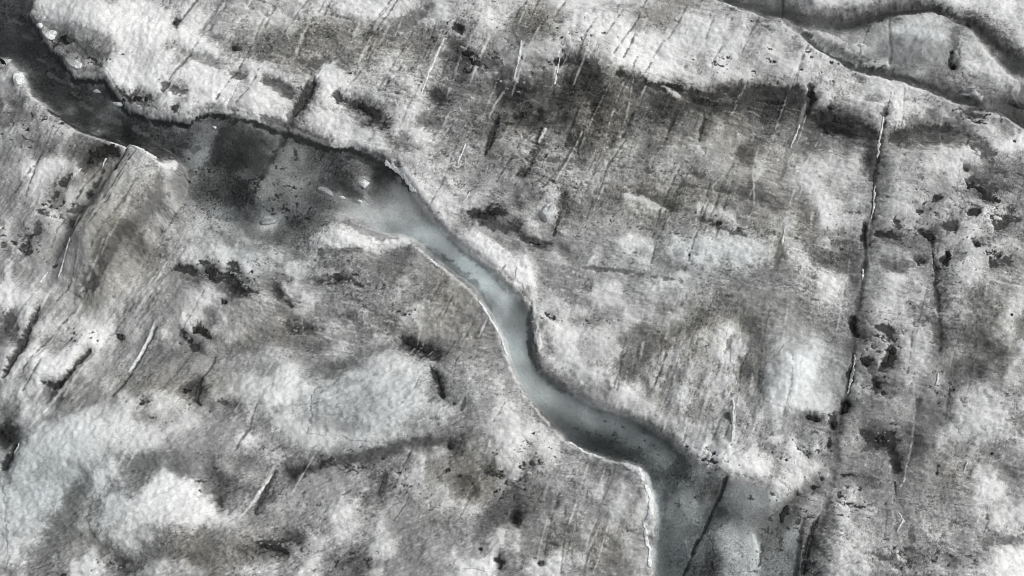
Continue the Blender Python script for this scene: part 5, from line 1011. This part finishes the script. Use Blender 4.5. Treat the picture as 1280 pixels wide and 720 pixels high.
for i, (nm, pts, rg, lf, lab, cat) in enumerate(PATCHES):
    o = surface_patch(nm, pts, rg, lf, i)
    tag(o, lab, cat, 'snow patches on the ice' if nm == 'snow_patch' else 'ice mounds' if nm == 'ice_mound' else None)
for i, (pts, rg, nm) in enumerate(SILT_COVER):
    o = surface_patch(nm, pts, rg, .012, 40 - i)
    set_kind(o, 'stuff')

CRACKS = [
 ([(1101,160),(1096,190),(1092,225),(1090,258),(1086,290),(1083,325),(1078,360),(1071,388),(1065,405)], 1.6, "long dark fracture running down the right side from the upper stream"),
 ([(1066,426),(1063,446),(1061,470),(1057,490),(1054,504)], 1.6, "lower part of the long right fracture between two black silt holes"),
 ([(1164,302),(1167,322),(1170,340),(1168,356),(1170,378),(1171,400),(1172,425),(1172,440)], 1.5, "second dark fracture right of the long one"),
 ([(394,105),(386,118),(377,133),(369,146)], 4.2, "dark wedge shaped crack in white ice above the pool"),
 ([(902,604),(896,622),(888,645),(878,665),(868,685),(860,705)], 1.3, "straight dark crack slanting across the wet trough"),
 ([(44,382),(36,400),(28,420),(20,436),(8,456)], 2.4, "dark crack in white ice at the left edge"),
 ([(107,433),(98,448),(88,462),(83,470)], 1.6, "dark crack on the right side of the white snow lobe"),
 ([(1022,650),(1013,668),(1007,690),(1004,712)], 2.2, "dark crack in grey ice at the bottom right beside the trough"),
 ([(622,148),(617,160),(612,176),(607,188)], 1.8, "short dark crack on the brown ice at top centre"),
 ([(708,232),(704,250),(699,268),(693,288)], 1.5, "dark crack along the right side of the pale ice block"),
 ([(248,470),(245,485),(244,500)], 1.4, "short dark crack beside the pale ice lip at lower left"),
 ([(336,590),(330,605),(323,624),(318,640)], 2.4, "dark groove beside the white vein at lower left"),
 ([(164,202),(154,213),(146,226)], 1.6, "dark crack along the top of the rounded brown ridge"),
 ([(480,590),(476,603),(471,616)], 1.5, "short dark crack under the dark groove at lower centre"),
]
def crack_objects():
    for i, (pts, w_, lab) in enumerate(CRACKS):
        o = laid_patch('crack', pts, w_ * .85, .010, MAT_GRIT, 1.0, 4, 80 + i, .022, True, 0)
        if o: tag(o, lab, 'crack', 'cracks in the ice')

VEINS = [
 ([(1104,140),(1101,165),(1097,185),(1094,212)], 1.5, "long white ice vein running down from the upper right stream bank to the dark fracture"),
 ([(1092,235),(1090,262),(1086,290)], 1.2, "white ice vein in the middle reach of the long right fracture"),
 ([(1082,318),(1079,345),(1077,364)], 1.1, "short white ice vein in the long right fracture beside pale ice"),
 ([(1064,448),(1062,470),(1057,492),(1054,500)], 1.4, "white ice vein low in the long right fracture above the black silt hole"),
 ([(1105,-2),(1104,8)], 0, ""),
 ([(914,502),(914,516),(912,538),(909,558)], 1.7, "bright white teardrop ice vein standing alone on pale ice right of the stream bend"),
 ([(1007,132),(998,160),(990,180),(982,203)], 1.2, "thin white ice vein crossing the brown silt band below the upper right stream"),
 ([(981,282),(978,298),(974,318)], 1.3, "short white ice vein on grey ice left of the long right fracture"),
 ([(131,247),(120,262),(108,280),(97,300),(84,322),(70,345),(56,368)], 1.3, "long straight white ice vein beside the rounded brown ice ridge"),
 ([(66,325),(52,342),(36,360)], 1.3, "faint white ice vein left of the long straight vein on the far left ice"),
 ([(191,400),(182,420),(170,444),(160,463)], 1.3, "straight white ice vein cutting brown ice at lower left"),
 ([(339,582),(330,600),(318,622),(306,640),(298,650)], 1.4, "white ice vein beside a dark groove at the lower left"),
 ([(407,86),(400,98),(395,105)], 1.4, "tiny white ice vein at the top of the dark wedge shaped crack"),
 ([(556,56),(547,74),(538,92),(527,120)], 1.5, "pale crumbly ice vein on brown ice near the top centre"),
 ([(683,159),(679,170),(673,181)], 1.3, "small bright ice vein curling above the ice block on the dark band"),
 ([(582,180),(578,190),(572,203)], 1.2, "short white ice vein right of the pool bank"),
 ([(590,230),(582,246),(574,262),(570,276)], 1.2, "white ice vein dropping towards the blue stream from the ice above"),
 ([(133,196),(128,208),(122,220)], 1.1, "short white ice vein behind the rounded brown ice ridge"),
 ([(105,208),(98,216),(90,224)], 1.2, "short white ice vein under the black silt at the upper left bank"),
 ([(86,470),(78,485),(64,505),(48,526),(38,538)], 1.0, "faint white ice vein below the black silt crescent at lower left"),
 ([(1217,560),(1212,580),(1205,600),(1198,622)], 1.0, "thin pale ice vein on brown ice near the lower right edge"),
 ([(652,62),(648,84),(642,104)], 1.4, "pale crumbly ice vein above the dark silt band"),
 ([(702,70),(697,92),(693,110)], 1.3, "pale ice vein dipping into the dark silt band"),
 ([(1120,640),(1125,652),(1116,670)], 1.5, "crumbly white ice vein near the bottom right"),
 ([(60,545+2),(22,565),(14,578)], 0, ""),
 ([(26,556),(18,566),(12,578)], 1.2, "short white ice vein beside the black hollow at the left edge"),
 ([(1167,472),(1167,478),(1164,486)], 1.6, "small white ice vein on the grey fracture near the right side"),
 ([(170,44),(0,0)], 0, ""),
 ([(210,92),(200,106),(188,120)], 1.8, "pale ice vein on the clean white ice above the upper left channel"),
]
for i, (pts, w_, lab) in enumerate(VEINS):
    if w_ == 0: continue
    o = laid_patch('ice_vein', pts, w_ * 1.0, .04, MAT_CRUST, .9, 4, i, .022)
    if o: tag(o, lab, 'ice vein', 'white ice veins')

crack_objects()

RIMS = [
 ([(138,178),(150,181),(165,188),(178,197),(192,207),(204,215),(213,221)], 2.6, "white ice ledge along the upper left channel above the rounded ridge"),
 ([(698,541),(712,550),(730,562),(748,570),(765,576),(774,579)], 2.0, "narrow white ice ledge on the lower bank of the stream bend"),
 ([(778,580),(788,586),(796,592),(803,604)], 5.5, "wide white ice ledge at the corner where the stream turns down"),
 ([(806,610),(812,628),(810,648),(803,660)], 4.0, "white ice ledge along the left bank of the lower stream"),
 ([(803,655),(806,672),(811,690),(812,712)], 2.6, "white ice ledge on the left bank at the bottom of the photo"),
 ([(514,298),(526,312),(545,328),(570,345),(590,366)], 1.6, "thin pale ice ledge on the left bank of the blue stream"),
 ([(592,368),(606,386),(618,404),(626,422),(634,444)], 2.0, "crumbly white ice ledge on the left bank at the stream narrows"),
 ([(666,380),(668,392),(667,410),(671,425),(676,448)], 1.8, "white ice ledge on the right bank beside the black undercut"),
 ([(430,180),(452,186),(470,196),(490,206),(506,222),(522,242),(536,258)], 2.2, "white ice ledge curving round the right side of the grey pool"),
 ([(900,12),(925,24),(945,32)], 1.6, "pale ice ledge on the lower bank of the upper right stream"),
]
for i, (pts, w_, lab) in enumerate(RIMS):
    o = laid_patch('ice_ledge', pts, w_, .02, MAT_CRUST, 1.6, 4, 40 + i, .03)
    if o: tag(o, lab, 'ice ledge', 'white ice ledges on the banks')

SILTS = [
 ([(422,123),(436,127),(452,131),(460,139),(470,143),(473,153),(483,160)], 4.0, 3, "hook shaped black silt patch on white ice near the upper left"),
 ([(1012,113),(1012,126),(1008,138)], 3.5, 3, "black silt patch at the top of the brown band below the upper right stream"),
 ([(1024,145),(1045,152),(1066,156)], 6, 5, "wide black silt patch under the upper right white ice"),
 ([(1150,293),(1160,297),(1166,300)], 4, 2, "black silt patch at the head of the second right fracture"),
 ([(1206,232),(1222,240),(1236,250),(1250,252)], 5, 4, "branching black silt patch at the right edge"),
 ([(1184,314),(1186,322),(1180,328)], 2.8, 1.5, "small curled black silt patch right of the second fracture"),
 ([(1213,303),(1222,311)], 2.6, 1, "small black silt patch beside pale ice near the right edge"),
 ([(1073,454),(1080,458),(1083,463)], 5, 2, "round black silt patch right of the long fracture"),
 ([(1113,436),(1110,450),(1104,460),(1095,466)], 5, 3, "tall dark silt patch on grey ice right of the long fracture"),
 ([(1065,402),(1064,414),(1070,424)], 3.5, 2, "black silt patch filling the long fracture at its narrow bend"),
 ([(1056,505),(1051,518)], 3.6, 1, "narrow black silt patch filling the foot of the long fracture"),
 ([(1006,526),(1020,528)], 3.4, 1.5, "flat black silt patch left of the fracture foot"),
 ([(1041,530),(1040,538)], 5.4, 1.5, "deep black silt patch at the end of the long fracture"),
 ([(1076,542),(1095,548),(1112,553),(1118,566),(1126,586)], 4.5, 4, "ragged black silt patch tapering downwards at the lower right"),
 ([(52,477),(62,480),(74,478),(81,472)], 3.6, 2, "black silt crescent under the white snow lobe at lower left"),
 ([(232,416),(244,402),(254,410)], 4, 3.5, "black silt patch on crumbly white ice left of centre"),
 ([(252,328),(264,338),(286,340),(298,354)], 5, 6, "scattered black silt patch below the grey pool"),
 ([(108,206),(120,194),(134,186),(146,187)], 6.5, 5, "large black silt patch on the left bank of the upper left channel"),
 ([(508,420),(524,430),(542,441)], 4, 2.5, "black silt patch above the smooth ice mound at centre left"),
 ([(544,466),(551,482),(554,500)], 2.6, 1, "narrow black silt patch on the right flank of the smooth ice mound"),
 ([(588,262),(606,264),(624,264)], 4, 3, "black silt patch on the ice right of the pool outlet"),
 ([(652,290),(664,297),(682,301)], 2.8, 1.5, "black silt patch at the foot of the pale ice block"),
 ([(564,60),(578,70),(594,86)], 5, 5, "ragged black silt patch on brown ice at top centre"),
 ([(825,110),(846,112),(866,117)], 2.6, 2, "thin black silt patch at the lower edge of the bright snow"),
 ([(326,680),(342,681),(356,689)], 4, 4, "dark silt patch on grey ice at the bottom left"),
 ([(1206,35),(1208,42)], 4, 2, "black silt patch at the outer bend of the upper right stream"),
 ([(1266,138),(1284,150)], 8, 3, "black silt patch in the stream at the upper right edge"),
 ([(2,536),(16,550)], 7, 3, "black silt patch in a hollow at the left edge"),
 ([(230,487),(238,486)], 5, 3, "black silt patch beside a pale ice lip at lower left"),
 ([(645,643),(646,655)], 4, 2, "black silt patch in a small hollow near the bottom centre"),
 ([(562,556),(563,562)], 4, 2, "round black silt patch at the end of the dark lower groove"),
 ([(980,636),(976,652)], 6, 3, "dark silt patch in the wet ice at the bottom right"),
 ([(1014,611),(1019,610)], 3.6, 1, "oval black silt patch on white ice at the lower right"),
 ([(566,44),(582,47)], 3, 3, "small black silt patch above the brown ice at top centre"),
 ([(206,112),(222,118),(232,122)], 3.2, 4, "crumbly black silt patch on white ice beside the upper left channel"),
 ([(166,124),(178,125),(190,129)], 4, 5, "crumbly black silt patch on the far bank of the upper left channel"),
 ([(70,52),(80,51),(88,57)], 4, 3.5, "black silt patch on the ice lumps of the upper left bank"),
]
for i, (pts, w_, rg, lab) in enumerate(SILTS):
    o = laid_patch('silt_patch', pts, w_ * .8, .03, MAT_SILT, 1.2 + rg * .7, 5, 60 + i, .03, True, 1 + rg * .7)
    if o: tag(o, lab, 'silt patch', 'black silt patches on the ice')

# ------------------------------------------------------------------ lumps of ice and stones
def ico(sub):
    import bmesh
    bm = bmesh.new(); bmesh.ops.create_icosphere(bm, subdivisions=sub, radius=1.0)
    co = np.array([v.co[:] for v in bm.verts]); f = [[v.index for v in p.verts] for p in bm.faces]
    bm.free(); return co, f
ICO = ico(4)
def lump(name, u, v, ru, rv, h, ang, mat, seed, rough=.62, sharp=0.0):
    """irregular lump; ru, rv half sizes in photo pixels, ang its turn on the ground"""
    x, y = px_to_ground(u, v); x = float(x); y = float(y)
    x1, y1 = px_to_ground(u + 1, v); x2, y2 = px_to_ground(u, v + 1)
    mx = float(x1 - x); my = abs(float(y2 - y))
    ru, rv, h = ru * .8, rv * .8, h * .55
    co, f = ICO
    rs = np.random.RandomState(seed)
    c = co.copy()
    n = np.zeros(len(c))
    for k, (fr, am) in enumerate(((1.3, .5), (2.7, .3), (5.5, .16), (11, .09))):
        o_ = rs.rand(3) * 50
        n += am * (vnoise(c[:, 0] * fr + o_[0] + c[:, 2] * fr * .7, c[:, 1] * fr + o_[1] - c[:, 2] * fr * .6, seed + k) - .5) * 2
    r = 1 + rough * n
    c = c * r[:, None]
    for k in range(5):        # broken facets
        d = rs.randn(3); d[2] = abs(d[2]) * .6; d /= np.linalg.norm(d)
        lim = .62 + .25 * rs.rand()
        p = c @ d; over = np.maximum(p - lim, 0); c = c - over[:, None] * d * .85
    ca, sa = math.cos(ang), math.sin(ang)
    X = c[:, 0] * ru; Y = c[:, 1] * rv
    px = (X * ca - Y * sa) * mx; py = (X * sa + Y * ca) * mx
    gz = float(ground_z(x, y))
    pz = c[:, 2] * h
    me = bpy.data.meshes.new(name)
    me.from_pydata(np.stack([px, py, pz], -1).tolist(), [], f)
    me.polygons.foreach_set('use_smooth', np.ones(len(f), bool)); me.update()
    me.materials.append(mat)
    o = bpy.data.objects.new(name, me); COL.objects.link(o)
    o.location = (x, y, gz + h * .25)
    return o

A = math.radians
LUMPS = [
 (686,262,10,21,.42,A(-22),MAT_BLOCK,"pale rounded ice block wedged in a crack right of the blue stream"),
 (454,225,8,7,.26,A(0),MAT_CRUST,"white ice lump standing in the dark part of the pool"),
 (405,234,17,7,.16,A(-28),MAT_WETBLOCK,"long grey ice lump under shallow water in the pool"),
 (426,242,6,2.6,.12,A(-10),MAT_CRUST,"white tip of ice at the end of the long grey lump"),
 (448,246,5,2.6,.14,A(-10),MAT_CRUST,"small white ice chip below the white lump in the pool"),
 (331,269,15,8,.12,A(-6),MAT_WETBLOCK,"flat pale ice slab at the lower left edge of the pool"),
 (270,162,4,2.2,.10,A(-20),MAT_CRUST,"tiny white ice chip in the channel below the pale slab edge"),
 (66,47,9,8,.28,A(20),MAT_CRUST,"white ice lump topmost on the far bank of the upper left channel"),
 (52,35,7,5,.22,A(-30),MAT_CRUST,"white ice lump near the top of the channel bank at upper left"),
 (99,86,12,8,.28,A(-15),MAT_BLOCK,"pale grey ice lump leaning over the upper left channel"),
 (119,110,6,3.5,.18,A(-15),MAT_CRUST,"small white ice lump at the water line of the upper left channel"),
 (145,126,10,5,.22,A(-12),MAT_CRUST,"white ice lump where the upper left channel narrows"),
 (24,101,9,14,.40,A(10),MAT_CRUST,"white upright ice block at the left edge of the channel"),
 (5,80,11,5,.45,A(40),MAT_BLOCK,"tilted ice fin with a dark hollow at the left edge"),
 (1076,61,7,5,.2,A(0),MAT_CRUST,"small white ice lump between the two arms of the upper right stream"),
 (1216,124,7,4,.2,A(-25),MAT_CRUST,"white ice lump at the joining of the upper right stream arms"),
 (222,220,5,4,.2,A(30),MAT_CRUST,"white ice lump at the tip between channel and pool"),
]
for i, (u, v, ru, rv, h, an, mt, lab) in enumerate(LUMPS):
    o = lump('ice_lump', u, v, ru, rv, h, an, mt, 300 + i)
    tag(o, lab, 'ice lump', 'loose lumps of ice')
    if lab.startswith('tilted ice fin'):
        hq = lump('hollow', u + 1, v + 1, 3.4, 3, .5, .3, MAT_SILT, 390)
        hq.location = (hq.location.x - o.location.x, hq.location.y - o.location.y, .12); hq.parent = o

STONES = [
 (223,36,4.5,5,"dark stone alone on white ice near the top left"),
 (298,66,9,5,"large flat black stone on pale ice at the top left"),
 (222,141,5,4,"black stone on the white lobe beside the upper left channel"),
 (1055,84,3,2.4,"small dark stone on white ice below the upper right stream"),
 (1038,137,5,3,"dark stone on white ice above the wide black silt"),
 (1100,496,3,3,"small round dark stone right of the long fracture"),
 (1096,488,4,3.4,"dark stone just above the small round stone at the right"),
 (569,508,2.4,3,"tiny black stone on grey ice right of the smooth mound"),
 (276,372,3.2,3.2,"round dark stone on pale ice below the scattered silt"),
 (143,415,4,4,"dark stone on the white snow at the left"),
 (850,111,3.6,2.6,"black stone at the lower edge of the bright snow field"),
 (1136,382,2.6,1.6,"tiny dark stone on pale ice between the two right fractures"),
 (1256,401,2.4,2,"tiny dark stone on pale ice at the right edge"),
 (936,37,2.4,2.4,"tiny dark stone on the bank of the upper right stream"),
 (439,96,2.6,2.2,"tiny black stone on white ice above the hook shaped silt"),
 (1026,601,2.6,2.2,"small black stone above the oval silt patch at the lower right"),
 (1243,565,2.6,2.4,"small dark stone on pale ice at the lower right edge"),
 (664,580,3,3,"small dark stone on grey ice left of the lower bank rim"),
 (862,318,1.8,3,"tiny black stone on the pale ice right of centre"),
 (76,718,3.4,2.6,"small black stone at the bottom edge near the left"),
 (674,705,2.8,2.2,"small black stone on white ice at the bottom centre"),
 (602,688,4,3,"dark stone on white ice at the bottom left of centre"),
]
for i, (u, v, ru, rv, lab) in enumerate(STONES):
    o = lump('stone', u, v, ru, rv, .04 * (ru + rv) / 2 * .75, random.Random(i).uniform(-.5, .5), MAT_STONE, 400 + i, .4)
    tag(o, lab, 'stone', 'dark stones on the ice')

# ------------------------------------------------------------------ light, camera, output
SUN_EL, SUN_AZ = math.radians(43), math.radians(80)     # azimuth clockwise from +y (away from the camera), soft overcast sun from the upper right
world = bpy.data.worlds.new("World"); scene.world = world; world.use_nodes = True
nt = world.node_tree; nt.nodes.clear()
wo = nt.nodes.new('ShaderNodeOutputWorld'); bg = nt.nodes.new('ShaderNodeBackground')
sk = nt.nodes.new('ShaderNodeTexSky'); sk.sky_type = 'NISHITA'; sk.sun_disc = False
sk.sun_elevation = SUN_EL; sk.sun_rotation = SUN_AZ
sk.air_density = 1.0; sk.dust_density = 4.0; sk.ozone_density = 1.0
hs = nt.nodes.new('ShaderNodeHueSaturation'); hs.inputs['Saturation'].default_value = .22
nt.links.new(sk.outputs[0], hs.inputs['Color']); nt.links.new(hs.outputs[0], bg.inputs['Color'])
bg.inputs['Strength'].default_value = .15
nt.links.new(bg.outputs[0], wo.inputs['Surface'])

sd = bpy.data.lights.new('sun', 'SUN'); sd.energy = 1.5; sd.angle = math.radians(12); sd.color = (1.0, .985, .96)
so = bpy.data.objects.new('sun', sd); COL.objects.link(so)
from mathutils import Vector
dirv = Vector((math.sin(SUN_AZ) * math.cos(SUN_EL), math.cos(SUN_AZ) * math.cos(SUN_EL), math.sin(SUN_EL)))
so.rotation_euler = dirv.to_track_quat('Z', 'Y').to_euler()
so.location = dirv * 60

cd = bpy.data.cameras.new('camera'); cd.sensor_fit = 'HORIZONTAL'; cd.angle = HFOV; cd.clip_end = 2000
co_ = bpy.data.objects.new('camera', cd); COL.objects.link(co_)
co_.location = (0, 0, CAM_H); co_.rotation_euler = (math.pi / 2 - PITCH, 0, 0)
scene.camera = co_
scene.view_settings.view_transform = 'Standard'; scene.view_settings.look = 'None'
scene.view_settings.gamma = 1.0; scene.view_settings.use_curve_mapping = False
scene.view_settings.exposure = 0.06
scene.cycles.filter_width = 0.85
